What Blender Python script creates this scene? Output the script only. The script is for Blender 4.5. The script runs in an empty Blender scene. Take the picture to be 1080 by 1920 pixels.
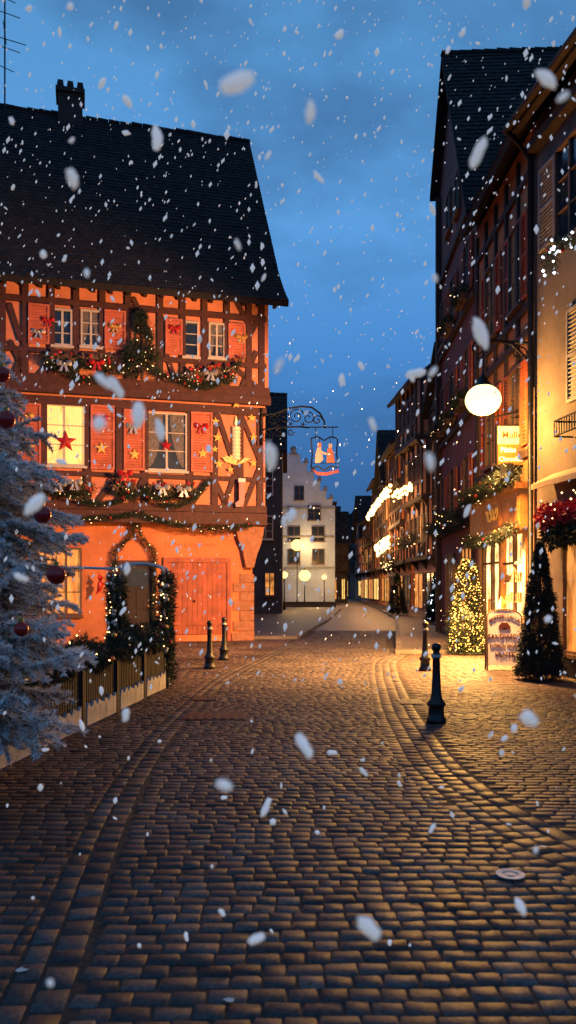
import bpy, math, random
import numpy as np
from mathutils import Vector, Matrix
R = random.Random(11)
NR = np.random.RandomState(5)
scene = bpy.context.scene
COL = scene.collection
pi = math.pi

# ------------------------------------------------------------------ camera
EYE = 1.7
F = 1500.0
cd = bpy.data.cameras.new("camera")
cam = bpy.data.objects.new("camera", cd)
COL.objects.link(cam)
cam.location = (0, 0, EYE)
cam.rotation_euler = (math.radians(90), 0, 0)
cd.sensor_width = 36
cd.lens = F / 1920 * 36
cd.shift_y = 140 / 1920
cd.clip_end = 2000
cd.clip_start = 0.05
cd.dof.use_dof = True
cd.dof.focus_distance = 14
cd.dof.aperture_fstop = 2.8
scene.camera = cam
scene.view_settings.view_transform = 'Standard'
scene.view_settings.look = 'None'
scene.view_settings.exposure = 0

# ------------------------------------------------------------------ materials
def new_mat(name):
    m = bpy.data.materials.new(name)
    m.use_nodes = True
    nt = m.node_tree
    b = nt.nodes["Principled BSDF"]
    return m, nt, b

def N(nt, t, **kw):
    n = nt.nodes.new(t)
    for k, v in kw.items():
        setattr(n, k, v)
    return n

def mat(name, c, rough=.75, var=.3, ns=5, bump=.15, metal=0, attr=0, em=None, ems=0, detail=6, c2=None, bd=.02):
    m, nt, b = new_mat(name)
    L = nt.links
    tc = N(nt, 'ShaderNodeTexCoord')
    no = N(nt, 'ShaderNodeTexNoise')
    no.inputs['Scale'].default_value = ns
    no.inputs['Detail'].default_value = detail
    no.inputs['Roughness'].default_value = .65
    L.new(tc.outputs['Object'], no.inputs['Vector'])
    rp = N(nt, 'ShaderNodeValToRGB')
    rp.color_ramp.elements[0].position = .3
    rp.color_ramp.elements[1].position = .72
    lo = [x * (1 - var) for x in c]
    hi = list(c2) if c2 else [min(1, x * (1 + var)) for x in c]
    rp.color_ramp.elements[0].color = (*lo, 1)
    rp.color_ramp.elements[1].color = (*hi, 1)
    L.new(no.outputs['Fac'], rp.inputs['Fac'])
    out = rp.outputs['Color']
    if attr:
        at = N(nt, 'ShaderNodeAttribute', attribute_name='rnd')
        mr = N(nt, 'ShaderNodeMapRange')
        mr.inputs['To Min'].default_value = 1 - attr
        mr.inputs['To Max'].default_value = 1 + attr
        L.new(at.outputs['Fac'], mr.inputs['Value'])
        vm = N(nt, 'ShaderNodeVectorMath', operation='SCALE')
        L.new(out, vm.inputs[0])
        L.new(mr.outputs['Result'], vm.inputs['Scale'])
        out = vm.outputs['Vector']
    L.new(out, b.inputs['Base Color'])
    b.inputs['Roughness'].default_value = rough
    b.inputs['Metallic'].default_value = metal
    if bump:
        n2 = N(nt, 'ShaderNodeTexNoise')
        n2.inputs['Scale'].default_value = ns * 7
        n2.inputs['Detail'].default_value = 5
        L.new(tc.outputs['Object'], n2.inputs['Vector'])
        bp = N(nt, 'ShaderNodeBump')
        bp.inputs['Strength'].default_value = bump
        bp.inputs['Distance'].default_value = bd
        L.new(n2.outputs['Fac'], bp.inputs['Height'])
        L.new(bp.outputs['Normal'], b.inputs['Normal'])
    if em:
        b.inputs['Emission Color'].default_value = (*em, 1)
        b.inputs['Emission Strength'].default_value = ems
    return m

def glow(name, c, s, sample=True, ns=0, lo=.3):
    m, nt, b = new_mat(name)
    b.inputs['Base Color'].default_value = (*[x * .5 for x in c], 1)
    b.inputs['Emission Color'].default_value = (*c, 1)
    b.inputs['Emission Strength'].default_value = s
    if ns:
        L = nt.links
        tc = N(nt, 'ShaderNodeTexCoord')
        mp = N(nt, 'ShaderNodeMapping')
        mp.inputs['Scale'].default_value = (1.8, 1, .7)
        no = N(nt, 'ShaderNodeTexNoise')
        no.inputs['Scale'].default_value = ns
        no.inputs['Detail'].default_value = 4
        L.new(tc.outputs['Object'], mp.inputs['Vector'])
        L.new(mp.outputs['Vector'], no.inputs['Vector'])
        mr = N(nt, 'ShaderNodeMapRange')
        mr.inputs['From Min'].default_value = .35
        mr.inputs['From Max'].default_value = .65
        mr.inputs['To Min'].default_value = s * lo
        mr.inputs['To Max'].default_value = s * 1.15
        L.new(no.outputs['Fac'], mr.inputs['Value'])
        L.new(mr.outputs['Result'], b.inputs['Emission Strength'])
    if not sample:
        m.cycles.emission_sampling = 'NONE'
    return m

plO = mat("plaster_salmon", (.70, .24, .125), .85, .2, 1.2, .3)
plG = mat("plaster_orange", (.62, .19, .07), .85, .3, .9, .35)
tim = mat("timber_red_brown", (.075, .021, .014), .7, .4, 6, .4)
timD = mat("timber_dark", (.035, .02, .015), .75, .4, 6, .4)
shut = mat("shutter_paint", (.55, .14, .07), .6, .25, 5, .2)
doorM = mat("door_paint", (.38, .085, .035), .65, .35, 3, .3)
tile = mat("roof_tile", (.017, .0105, .0095), .9, .45, 2.2, .4, attr=.65)
tileR = mat("roof_tile_brown", (.018, .011, .010), .9, .4, 2.2, .4, attr=.5)
brick = mat("chimney_brick", (.05, .027, .022), .9, .4, 9, .4)
stoneW = mat("sandstone", (.36, .15, .075), .85, .3, 6, .5)
glassD = mat("window_glass_dark", (.02, .028, .035), .08, .3, 2, 0)
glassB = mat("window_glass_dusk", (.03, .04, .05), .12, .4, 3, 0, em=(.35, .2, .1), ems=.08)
frameW = mat("window_frame_cream", (.58, .48, .38), .55, .15, 8, .1)
frameB = mat("window_frame_brown", (.12, .06, .035), .6, .3, 8, .1)
curt = mat("curtain_lace", (.16, .14, .13), .9, .5, 11, .3)
curtL = mat("curtain_lit", (.8, .6, .3), .9, .2, 14, .3, em=(1, .55, .14), ems=.95)
winLit = glow("window_lit", (1, .62, .17), 1.25, True, 2.2, .6)
winDim = glow("window_lit_orange", (1, .38, .08), .9, True, 3, .2)
shopLit = glow("shop_interior_glow", (1, .6, .2), 4.0, True, 2.5, .15)
iron = mat("wrought_iron", (.012, .012, .014), .45, .3, 20, .1, metal=.6)
ironG = mat("iron_bollard_paint", (.02, .018, .018), .38, .3, 12, .15, metal=.3)
band = mat("bollard_band", (.45, .42, .38), .5, .2, 20, .1)
green = mat("fir_needle_dark", (.020, .036, .018), .7, .5, 8, 0, attr=.7)
greenD = mat("conifer_foliage", (.014, .026, .016), .7, .5, 8, 0, attr=.7)
bark = mat("bark", (.07, .045, .03), .9, .4, 14, .5)
bulb = glow("fairy_bulb_warm", (1, .62, .25), 5, False)
bulbH = glow("fairy_bulb_gold", (1, .45, .08), 9, False)
bulbW = glow("fairy_bulb_white", (.75, .88, 1), 9, False)
festB = glow("festoon_bulb", (1, .52, .16), 8, True)
red = mat("ribbon_red", (.42, .012, .012), .4, .3, 12, .1)
redB = mat("bauble_red", (.50, .018, .012), .16, .2, 5, 0)
gold = mat("gold_foil", (.75, .42, .1), .35, .3, 18, .2, metal=.5)
twigM = mat("pale_twig", (.22, .13, .08), .7, .5, 18, .2)
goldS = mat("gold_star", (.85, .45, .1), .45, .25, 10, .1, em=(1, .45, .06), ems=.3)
silver = mat("silver_foil", (.5, .48, .45), .3, .3, 18, .2, metal=.5)
white = mat("white_paint", (.7, .66, .6), .6, .12, 12, .15)
snowM = mat("crusted_snow", (.40, .38, .38), .85, .4, 7, .6)
candleM = mat("candle_wax", (.8, .66, .42), .5, .15, 10, .1, em=(1, .55, .2), ems=.3)
plT = mat("plaster_tall_dark_red", (.20, .072, .055), .85, .45, .7, .35)
plS = mat("plaster_shop_brown", (.44, .175, .065), .85, .4, .9, .35)
plR = mat("plaster_greige", (.135, .105, .088), .85, .4, .9, .35)
plW = mat("plaster_pale", (.42, .49, .56), .85, .25, .5, .3)
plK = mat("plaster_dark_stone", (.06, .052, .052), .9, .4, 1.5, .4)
plH = mat("plaster_ochre", (.44, .21, .10), .85, .35, .6, .3)
plH2 = mat("plaster_orange_far", (.58, .19, .065), .85, .3, .6, .3)
plH3 = mat("plaster_rose_far", (.50, .26, .18), .85, .3, .6, .3)
plH4 = mat("plaster_buff_far", (.50, .32, .18), .85, .3, .6, .3)
shG = mat("shutter_grey", (.25, .23, .21), .6, .25, 6, .2)
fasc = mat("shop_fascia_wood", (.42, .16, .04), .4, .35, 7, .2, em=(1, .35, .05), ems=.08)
signB = mat("sign_board_white", (.85, .78, .70), .5, .08, 7, .1)
signT = mat("sign_letter_dark", (.09, .015, .012), .6, .1, 5, 0)
signY = glow("sign_lit_yellow", (1, .66, .2), 1.7, True, 6, .75)
signO = glow("sign_lit_orange", (.7, .18, .02), .42, True, 6, .6)
signL = mat("sign_letter_cream", (.9, .8, .55), .5, .1, 5, 0, em=(1, .75, .4), ems=1.1)
lampG = glow("lamp_glass", (1, .76, .30), 2.9)
lampF = glow("lamp_glass_far", (1, .62, .17), 2.8)
flowR = mat("red_flowers", (.45, .03, .04), .7, .5, 12, 0, attr=.6)
stuccoAw = mat("awning_cloth", (.4, .29, .18), .8, .15, 6, .2)
flakeGlow = mat("snowflake", (.8, .8, .84), .8, .05, 5, 0, em=(.85, .85, .86), ems=.36)  # emission stands in for light falling on the flakes
flakeGlow.cycles.emission_sampling = 'NONE'
conc = mat("drain_iron", (.03, .027, .025), .5, .3, 12, .3, metal=.4)

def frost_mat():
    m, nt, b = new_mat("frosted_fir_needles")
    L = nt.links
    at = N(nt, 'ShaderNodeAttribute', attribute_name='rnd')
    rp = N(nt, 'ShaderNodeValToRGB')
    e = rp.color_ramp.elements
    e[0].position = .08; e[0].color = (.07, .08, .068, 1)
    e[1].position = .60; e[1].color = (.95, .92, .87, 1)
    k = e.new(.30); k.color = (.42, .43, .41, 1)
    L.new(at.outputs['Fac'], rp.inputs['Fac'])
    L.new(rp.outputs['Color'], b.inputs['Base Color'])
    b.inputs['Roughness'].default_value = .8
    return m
frost = frost_mat()

def paving_mat(name, lo, mid, hi, rough):
    m, nt, b = new_mat(name)
    L = nt.links
    at = N(nt, 'ShaderNodeAttribute', attribute_name='rnd')
    rp = N(nt, 'ShaderNodeValToRGB')
    e = rp.color_ramp.elements
    e[0].position = 0; e[0].color = (*lo, 1)
    e[1].position = 1; e[1].color = (*hi, 1)
    k = e.new(.55); k.color = (*mid, 1)
    L.new(at.outputs['Fac'], rp.inputs['Fac'])
    tc = N(nt, 'ShaderNodeTexCoord')
    n1 = N(nt, 'ShaderNodeTexNoise'); n1.inputs['Scale'].default_value = .9; n1.inputs['Detail'].default_value = 5
    L.new(tc.outputs['Object'], n1.inputs['Vector'])
    mr = N(nt, 'ShaderNodeMapRange')
    mr.inputs['From Min'].default_value = .3; mr.inputs['From Max'].default_value = .7
    mr.inputs['To Min'].default_value = .5; mr.inputs['To Max'].default_value = 1.3
    L.new(n1.outputs['Fac'], mr.inputs['Value'])
    n2 = N(nt, 'ShaderNodeTexNoise'); n2.inputs['Scale'].default_value = 38; n2.inputs['Detail'].default_value = 6
    L.new(tc.outputs['Object'], n2.inputs['Vector'])
    mr2 = N(nt, 'ShaderNodeMapRange')
    mr2.inputs['From Min'].default_value = .3; mr2.inputs['From Max'].default_value = .7
    mr2.inputs['To Min'].default_value = .55; mr2.inputs['To Max'].default_value = 1.35
    L.new(n2.outputs['Fac'], mr2.inputs['Value'])
    mu = N(nt, 'ShaderNodeMath', operation='MULTIPLY')
    L.new(mr.outputs['Result'], mu.inputs[0]); L.new(mr2.outputs['Result'], mu.inputs[1])
    vm = N(nt, 'ShaderNodeVectorMath', operation='SCALE')
    L.new(rp.outputs['Color'], vm.inputs[0]); L.new(mu.outputs['Value'], vm.inputs['Scale'])
    L.new(vm.outputs['Vector'], b.inputs['Base Color'])
    mr3 = N(nt, 'ShaderNodeMapRange')
    mr3.inputs['To Min'].default_value = rough - .12; mr3.inputs['To Max'].default_value = rough + .2
    L.new(n1.outputs['Fac'], mr3.inputs['Value'])
    L.new(mr3.outputs['Result'], b.inputs['Roughness'])
    b.inputs['Specular IOR Level'].default_value = .35
    bp = N(nt, 'ShaderNodeBump'); bp.inputs['Strength'].default_value = .6; bp.inputs['Distance'].default_value = .005
    L.new(n2.outputs['Fac'], bp.inputs['Height']); L.new(bp.outputs['Normal'], b.inputs['Normal'])
    return m
settM = paving_mat("granite_setts", (.050, .037, .035), (.090, .068, .062), (.15, .118, .105), .60)
paveM = paving_mat("paver_setts", (.058, .034, .028), (.095, .06, .050), (.14, .095, .08), .64)
kerbM = paving_mat("kerb_stone", (.12, .10, .085), (.18, .155, .13), (.26, .22, .19), .6)

def brickground(name, c1, c2, cm, sx):
    m, nt, b = new_mat(name)
    L = nt.links
    tc = N(nt, 'ShaderNodeTexCoord')
    br = N(nt, 'ShaderNodeTexBrick')
    br.inputs['Scale'].default_value = 1
    br.inputs['Brick Width'].default_value = sx
    br.inputs['Row Height'].default_value = .15
    br.inputs['Mortar Size'].default_value = .012
    br.inputs['Color1'].default_value = (*c1, 1); br.inputs['Color2'].default_value = (*c2, 1); br.inputs['Mortar'].default_value = (*cm, 1)
    L.new(tc.outputs['Object'], br.inputs['Vector'])
    no = N(nt, 'ShaderNodeTexNoise'); no.inputs['Scale'].default_value = .6; no.inputs['Detail'].default_value = 6
    L.new(tc.outputs['Object'], no.inputs['Vector'])
    mr = N(nt, 'ShaderNodeMapRange'); mr.inputs['From Min'].default_value = .3; mr.inputs['From Max'].default_value = .7
    mr.inputs['To Min'].default_value = .6; mr.inputs['To Max'].default_value = 1.35
    L.new(no.outputs['Fac'], mr.inputs['Value'])
    vm = N(nt, 'ShaderNodeVectorMath', operation='SCALE')
    L.new(br.outputs['Color'], vm.inputs[0]); L.new(mr.outputs['Result'], vm.inputs['Scale'])
    L.new(vm.outputs['Vector'], b.inputs['Base Color'])
    bp = N(nt, 'ShaderNodeBump'); bp.inputs['Strength'].default_value = .6; bp.inputs['Distance'].default_value = .015
    inv = N(nt, 'ShaderNodeMath', operation='SUBTRACT'); inv.inputs[0].default_value = 1
    L.new(br.outputs['Fac'], inv.inputs[1])
    L.new(inv.outputs['Value'], bp.inputs['Height']); L.new(bp.outputs['Normal'], b.inputs['Normal'])
    b.inputs['Roughness'].default_value = .55
    return m
farRoad = brickground("setts_far", (.08, .062, .052), (.125, .098, .082), (.02, .018, .015), .2)
groundM = mat("sand_joint", (.034, .026, .022), .95, .4, 3, .5)
slabM = brickground("pavement_setts_far", (.06, .042, .034), (.095, .068, .056), (.02, .016, .014), .22)

# ------------------------------------------------------------------ mesh builder
class M:
    def __init__(s):
        s.v = []; s.f = []; s.mi = []; s.r = []
    def face(s, pts, mi=0, r=None):
        b = len(s.v); s.v.extend([tuple(p) for p in pts]); s.f.append(tuple(range(b, b + len(pts)))); s.mi.append(mi)
        s.r.append(R.random() if r is None else r)
    def box(s, x0, x1, y0, y1, z0, z1, mi=0, rot=None, piv=None):
        P = [(x0, y0, z0), (x1, y0, z0), (x1, y1, z0), (x0, y1, z0), (x0, y0, z1), (x1, y0, z1), (x1, y1, z1), (x0, y1, z1)]
        if rot is not None:
            pv = Vector(piv if piv else ((x0 + x1) / 2, (y0 + y1) / 2, (z0 + z1) / 2))
            P = [tuple(rot @ (Vector(p) - pv) + pv) for p in P]
        b = len(s.v); s.v.extend(P)
        rr = R.random()
        for q in ((0, 3, 2, 1), (4, 5, 6, 7), (0, 1, 5, 4), (1, 2, 6, 5), (2, 3, 7, 6), (3, 0, 4, 7)):
            s.f.append(tuple(b + i for i in q)); s.mi.append(mi); s.r.append(rr)
        return s
    def _prism(s, A, B, mi):
        n = len(A); b = len(s.v)
        s.v.extend(A); s.v.extend(B)
        s.f.append(tuple(range(b, b + n))); s.f.append(tuple(range(b + 2 * n - 1, b + n - 1, -1)))
        for i in range(n):
            j = (i + 1) % n
            s.f.append((b + i, b + n + i, b + n + j, b + j))
        s.mi += [mi] * (n + 2); s.r += [R.random()] * (n + 2)
        return s
    def prism_xz(s, poly, y0, y1, mi=0):
        return s._prism([(p[0], y0, p[1]) for p in poly], [(p[0], y1, p[1]) for p in poly], mi)
    def prism_yz(s, poly, x0, x1, mi=0):
        return s._prism([(x0, p[0], p[1]) for p in poly], [(x1, p[0], p[1]) for p in poly], mi)
    def beam(s, a, b_, w, y0, y1, mi=0):
        a = Vector((a[0], a[1])); c = Vector((b_[0], b_[1])); d = (c - a).normalized(); n = Vector((-d.y, d.x)) * w / 2
        s.prism_xz([tuple(a - n), tuple(c - n), tuple(c + n), tuple(a + n)], y0, y1, mi)
    def tube(s, path, r, n=6, mi=0):
        path = [Vector(p) for p in path]; rings = []
        for i, p in enumerate(path):
            t = (path[min(i + 1, len(path) - 1)] - path[max(i - 1, 0)])
            if t.length < 1e-6: t = Vector((0, 0, 1))
            t.normalize()
            u = t.cross(Vector((0, 0, 1)))
            if u.length < .1: u = t.cross(Vector((1, 0, 0)))
            u.normalize(); w = t.cross(u)
            rr = r[i] if isinstance(r, (list, tuple)) else r
            b = len(s.v)
            for k in range(n):
                a = 2 * pi * k / n
                s.v.append(tuple(p + (u * math.cos(a) + w * math.sin(a)) * rr))
            rings.append(b)
        q = R.random()
        for i in range(len(rings) - 1):
            for k in range(n):
                k2 = (k + 1) % n
                s.f.append((rings[i] + k, rings[i] + k2, rings[i + 1] + k2, rings[i + 1] + k)); s.mi.append(mi); s.r.append(q)
        s.f.append(tuple(rings[0] + k for k in range(n))); s.mi.append(mi); s.r.append(q)
        s.f.append(tuple(rings[-1] + k for k in reversed(range(n)))); s.mi.append(mi); s.r.append(q)
        return s
    def lathe(s, prof, c=(0, 0, 0), n=16, mi=0, sx=1, sy=1):
        rings = []
        for (r, z) in prof:
            b = len(s.v)
            for k in range(n):
                a = 2 * pi * k / n
                s.v.append((c[0] + r * math.cos(a) * sx, c[1] + r * math.sin(a) * sy, c[2] + z))
            rings.append(b)
        q = R.random()
        for i in range(len(rings) - 1):
            for k in range(n):
                k2 = (k + 1) % n
                s.f.append((rings[i] + k, rings[i] + k2, rings[i + 1] + k2, rings[i + 1] + k)); s.mi.append(mi); s.r.append(q)
        return s
    def ball(s, c, r, n=12, m=8, mi=0, sz=1, sx=1):
        prof = [(max(1e-4, r * math.sin(pi * i / m)), -r * sz * math.cos(pi * i / m)) for i in range(m + 1)]
        return s.lathe(prof, c, n, mi, sx, sx)
    def octs(s, pts, r, mi=0):
        for p in pts:
            b = len(s.v); x, y, z = p; rr = r * R.uniform(.75, 1.25)
            s.v.extend([(x + rr, y, z), (x - rr, y, z), (x, y + rr, z), (x, y - rr, z), (x, y, z + rr), (x, y, z - rr)])
            for q in ((0, 2, 4), (2, 1, 4), (1, 3, 4), (3, 0, 4), (2, 0, 5), (1, 2, 5), (3, 1, 5), (0, 3, 5)):
                s.f.append(tuple(b + i for i in q)); s.mi.append(mi); s.r.append(.5)
    def tris(s, C, D, length, width, rnd=None, mi=0):
        C = np.asarray(C); D = np.asarray(D); n = len(C)
        D = D / (np.linalg.norm(D, axis=1, keepdims=True) + 1e-9)
        U = np.cross(D, NR.normal(size=(n, 3))); U /= (np.linalg.norm(U, axis=1, keepdims=True) + 1e-9)
        ln = length * NR.uniform(.7, 1.3, (n, 1)); wd = width * NR.uniform(.7, 1.3, (n, 1))
        A = C - U * wd / 2; B = C + U * wd / 2; T = C + D * ln
        V = np.stack([A, B, T], 1).reshape(-1, 3)
        b = len(s.v)
        s.v.extend(map(tuple, V.tolist()))
        idx = (np.arange(n * 3) + b).reshape(-1, 3)
        s.f.extend(map(tuple, idx.tolist())); s.mi += [mi] * n
        s.r += list((NR.uniform(size=n) if rnd is None else rnd))
    def obj(s, name, mats, parent=None, smooth=False, label=None, cat=None, group=None, loc=None, rotz=0, kind=None):
        me = bpy.data.meshes.new(name)
        me.from_pydata(s.v, [], s.f)
        if not isinstance(mats, (list, tuple)): mats = [mats]
        for m in mats: me.materials.append(m)
        if len(mats) > 1: me.polygons.foreach_set('material_index', s.mi)
        at = me.attributes.new('rnd', 'FLOAT', 'FACE')
        at.data.foreach_set('value', [float(x) for x in s.r])
        if smooth: me.polygons.foreach_set('use_smooth', [True] * len(s.f))
        me.update()
        o = bpy.data.objects.new(name, me); COL.objects.link(o)
        if parent: o.parent = parent
        if loc: o.location = loc
        if rotz: o.rotation_euler[2] = rotz
        tag(o, label, cat, group, kind)
        return o

def tag(o, label=None, cat=None, group=None, kind=None):
    if label: o["label"] = label
    if cat: o["category"] = cat
    if group: o["group"] = group
    if kind: o["kind"] = kind

def top(name, label, cat, loc=(0, 0, 0), rotz=0, group=None):
    o = bpy.data.objects.new(name, None); COL.objects.link(o)
    o.empty_display_size = .3
    o.location = loc; o.rotation_euler[2] = rotz
    tag(o, label, cat, group)
    return o

def dup(o, parent=None, loc=None, rotz=None):
    c = o.copy(); COL.objects.link(c)
    if parent: c.parent = parent
    if loc is not None: c.location = loc
    if rotz is not None: c.rotation_euler[2] = rotz
    for k in list(o.children): dup(k, c)
    return c

# a facade frame: local x runs along the wall, local y points out of the wall
class Wall:
    def __init__(s, name, label, cat, o, p2, group=None):
        d = Vector((p2[0] - o[0], p2[1] - o[1])); s.L = d.length; d.normalize()
        s.o = Vector(o); s.X = d; s.Nn = Vector((-d.y, d.x)); s.ang = math.atan2(d.y, d.x)
        s.root = top(name, label, cat, (o[0], o[1], 0), s.ang, group)
    def at(s, u, v, out=0):        # survey: sight line of the photo meets the real wall plane
        k = (u - 540) / F; P = s.o + s.Nn * out
        t = (k * P.y - P.x) / (s.X.x - k * s.X.y)
        d = P.y + t * s.X.y
        return t, EYE + (1100 - v) / F * d
    def world(s, x, y, z):
        p = s.o + s.X * x + s.Nn * y
        return (p.x, p.y, z)

def tiles(mesh, prof, x0, x1, tw, th, lift=.035):
    P = [Vector(p) for p in prof]
    seg = [(P[i + 1] - P[i]).length for i in range(len(P) - 1)]; tot = sum(seg)
    def pt(a):
        a = max(0, min(tot, a))
        for i, l in enumerate(seg):
            if a <= l or i == len(seg) - 1:
                d = (P[i + 1] - P[i]).normalized(); q = P[i] + d * a
                return q, Vector((-d.y, d.x)) if d.x > 0 else Vector((d.y, -d.x))
            a -= l
    n = int(tot / th)
    for i in range(n):
        q0, n0 = pt(i * th); q1, n1 = pt(i * th + th * 1.12)
        x = x0 - (tw / 2 if i % 2 else 0)
        while x < x1:
            a = max(x, x0) + .006; b = min(x + tw, x1) - .006
            if b - a > .02:
                lf = lift + R.uniform(-.008, .012); bl = R.uniform(-.01, .01)
                r = R.random()
                l0 = q0 + n0 * lf; l1 = q1 + n1 * .012; l2 = q0 - n0 * .005
                mesh.face([(a, l0.x, l0.y + bl), (b, l0.x, l0.y - bl), (b, l1.x, l1.y), (a, l1.x, l1.y)], 0, r)
                mesh.face([(a, l2.x, l2.y), (b, l2.x, l2.y), (b, l0.x, l0.y - bl), (a, l0.x, l0.y + bl)], 0, r * .6)
            x += tw

def roof(W, prof, x0, x1, mt, tw=.18, th=.2, back=None, name="roof"):
    m = M()
    tiles(m, prof, x0, x1, tw, th)
    e = prof[0]; r = prof[-1]
    bk = back if back else (2 * r[0] - e[0], e[1])
    poly = [(p[0], p[1] - .01) for p in prof] + [bk, (bk[0] + .15, bk[1] - .12)] + [(p[0] - .05, p[1] - .16) for p in reversed(prof)]
    m.prism_yz(poly, x0, x1)
    x = x0
    while x < x1 - .05:
        l = min(.4, x1 - x); k = R.uniform(-.02, .03)
        m.tube([(x, r[0], r[1] - .01 + k), (x + l * .97, r[0], r[1] + .015 + k)], .11, 8); x += .4
    return m.obj(name, mt, W.root)

def window(W, x, z, w, h, out, lit=None, cols=2, rows=3, fm=None, glass=None, curtain=None, sill=True, name="window"):
    fm = fm or frameW
    g = M(); g.box(x, x + w, out + .004, out + .012, z, z + h)
    wo = g.obj(name, lit or glass or glassD, W.root)
    f = M(); t = .055
    f.box(x - t, x, out, out + .09, z - t, z + h + t); f.box(x + w, x + w + t, out, out + .09, z - t, z + h + t)
    f.box(x, x + w, out, out + .09, z + h, z + h + t); f.box(x, x + w, out, out + .09, z - t, z)
    for i in range(1, cols):
        xx = x + w * i / cols; b = .032 if (cols == 2 or i == cols // 2) else .015
        f.box(xx - b, xx + b, out + .02, out + .06, z, z + h)
    for j in range(1, rows):
        zz = z + h * j / rows
        f.box(x, x + w, out + .021, out + .05, zz - .014, zz + .014)
    f.obj("frame", fm, wo)
    if sill:
        s = M(); s.box(x - .1, x + w + .1, out, out + .16, z - .13, z - .058); s.obj("sill", fm, wo)
    if curtain:
        c = M()
        for side in (0, 1):
            n = 14; base = []
            for i in range(n + 1):
                tt = i / n * .40
                xx = x + w * (tt if side == 0 else 1 - tt)
                base.append((xx, out + .016 + .003 * math.sin(i * 2.2)))
            for i in range(n):
                a, b = base[i], base[i + 1]
                f0 = .02 + .75 * (i / n) ** 2.2; f1 = .02 + .75 * ((i + 1) / n) ** 2.2
                c.face([(a[0], a[1], z + .02 + f0 * h), (b[0], b[1], z + .02 + f1 * h), (b[0], b[1], z + h), (a[0], a[1], z + h)])
        c.obj("curtain", curtain, wo)
    return wo

def shutter(W, x, z, w, h, out, mt=None):
    m = M(); t = .06
    m.box(x, x + t, out, out + .05, z, z + h); m.box(x + w - t, x + w, out, out + .05, z, z + h)
    m.box(x + t, x + w - t, out, out + .049, z, z + t); m.box(x + t, x + w - t, out, out + .049, z + h - t, z + h)
    m.box(x + t, x + w - t, out, out + .048, z + h * .5 - t / 2, z + h * .5 + t / 2)
    m.box(x + t, x + w - t, out, out + .008, z + t, z + h - t)
    n = int((h - 2 * t) / .075); rt = Matrix.Rotation(-.6, 3, 'X')
    for i in range(n):
        zz = z + t + (i + .5) * (h - 2 * t) / n
        m.box(x + t, x + w - t, out + .008, out + .04, zz - .008, zz + .008, 0, rt)
    return m.obj("shutter", mt or shut, W.root)

def needles_path(m, path, rad, dens, size, wid, mi=0):
    path = np.array([tuple(p) for p in path], float)
    seg = np.linalg.norm(np.diff(path, axis=0), axis=1); tot = seg.sum(); n = int(tot * dens)
    cum = np.concatenate([[0], np.cumsum(seg)])
    t = NR.uniform(0, tot, n)
    P = np.stack([np.interp(t, cum, path[:, i]) for i in range(3)], 1)
    d = NR.normal(size=(n, 3)); d /= np.linalg.norm(d, axis=1, keepdims=True)
    rr = rad * (.75 + .35 * np.sin(t * 9.0) * np.sin(t * 4.1 + 1))
    C = P + d * (rr * NR.uniform(.15, 1, n) ** .6)[:, None]
    m.tris(C, d + NR.normal(size=(n, 3)) * .5, size, wid, mi=mi)
    return P, d, rr

def garland(name, label, path, rad=.09, dens=700, bulbs=30, bm=None, size=.06, baubles=0, group=None, cat="garland", bulb_r=.016):
    m = M(); m.tube(path, .012, 5)
    P, d, rr = needles_path(m, path, rad, dens, size, .014)
    g = m.obj(name, green, None, label=label, cat=cat, group=group)
    L = len(P)
    if bulbs:
        b = M(); idx = NR.choice(L, min(bulbs, L), False)
        b.octs([tuple(P[i] + d[i] * rr[i] * 1.05) for i in idx], bulb_r)
        b.obj("fairy_lights", bm or bulb, g, kind="stuff")
    if baubles:
        b = M()
        for i in NR.choice(L, baubles, False):
            b.ball(tuple(P[i] + d[i] * rr[i] * .9), .04, 8, 6, R.choice([0, 0, 1]))
        b.obj("bauble_cluster", [red, gold], g, True, kind="stuff")
    return g

def swag(W, x0, z0, x1, z1, sag, out, n=14):
    return [W.world(x0 + (x1 - x0) * i / n, out, z0 + (z1 - z0) * i / n - sag * 4 * (i / n) * (1 - i / n)) for i in range(n + 1)]

def bow_mesh(sc=1):
    m = M()
    for sg in (-1, 1):
        c = (sg * .11 * sc, .02, .02 * sc)
        pts = [(0, 0), (.07, .085), (.17, .1), (.2, .02), (.16, -.05), (.06, -.035)]
        pts = [(sg * p[0] * sc, p[1] * sc) for p in pts]
        for i in range(len(pts)):
            a, b = pts[i], pts[(i + 1) % len(pts)]
            m.face([(a[0], 0.0, a[1]), (b[0], 0.0, b[1]), (c[0], .06 * sc, c[2])])
        m.prism_xz([(0, 0), (sg * .05 * sc, -.02 * sc), (sg * .13 * sc, -.2 * sc), (sg * .085 * sc, -.17 * sc), (sg * .05 * sc, -.21 * sc)], 0.004, .02 * sc)
    m.ball((0, .035 * sc, 0), .035 * sc, 8, 6)
    return m

def star_mesh(r, r2=.42, y=.05, n=5):
    m = M(); pts = []
    for i in range(2 * n):
        a = pi / 2 + i * pi / n; q = r if i % 2 == 0 else r * r2
        pts.append((q * math.cos(a), q * math.sin(a)))
    for i in range(2 * n):
        a, b = pts[i], pts[(i + 1) % (2 * n)]
        m.face([(a[0], 0, a[1]), (b[0], 0, b[1]), (0, y, 0)])
        m.face([(a[0], 0, a[1]), (0, -.005, 0), (b[0], 0, b[1])])
    return m

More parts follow.
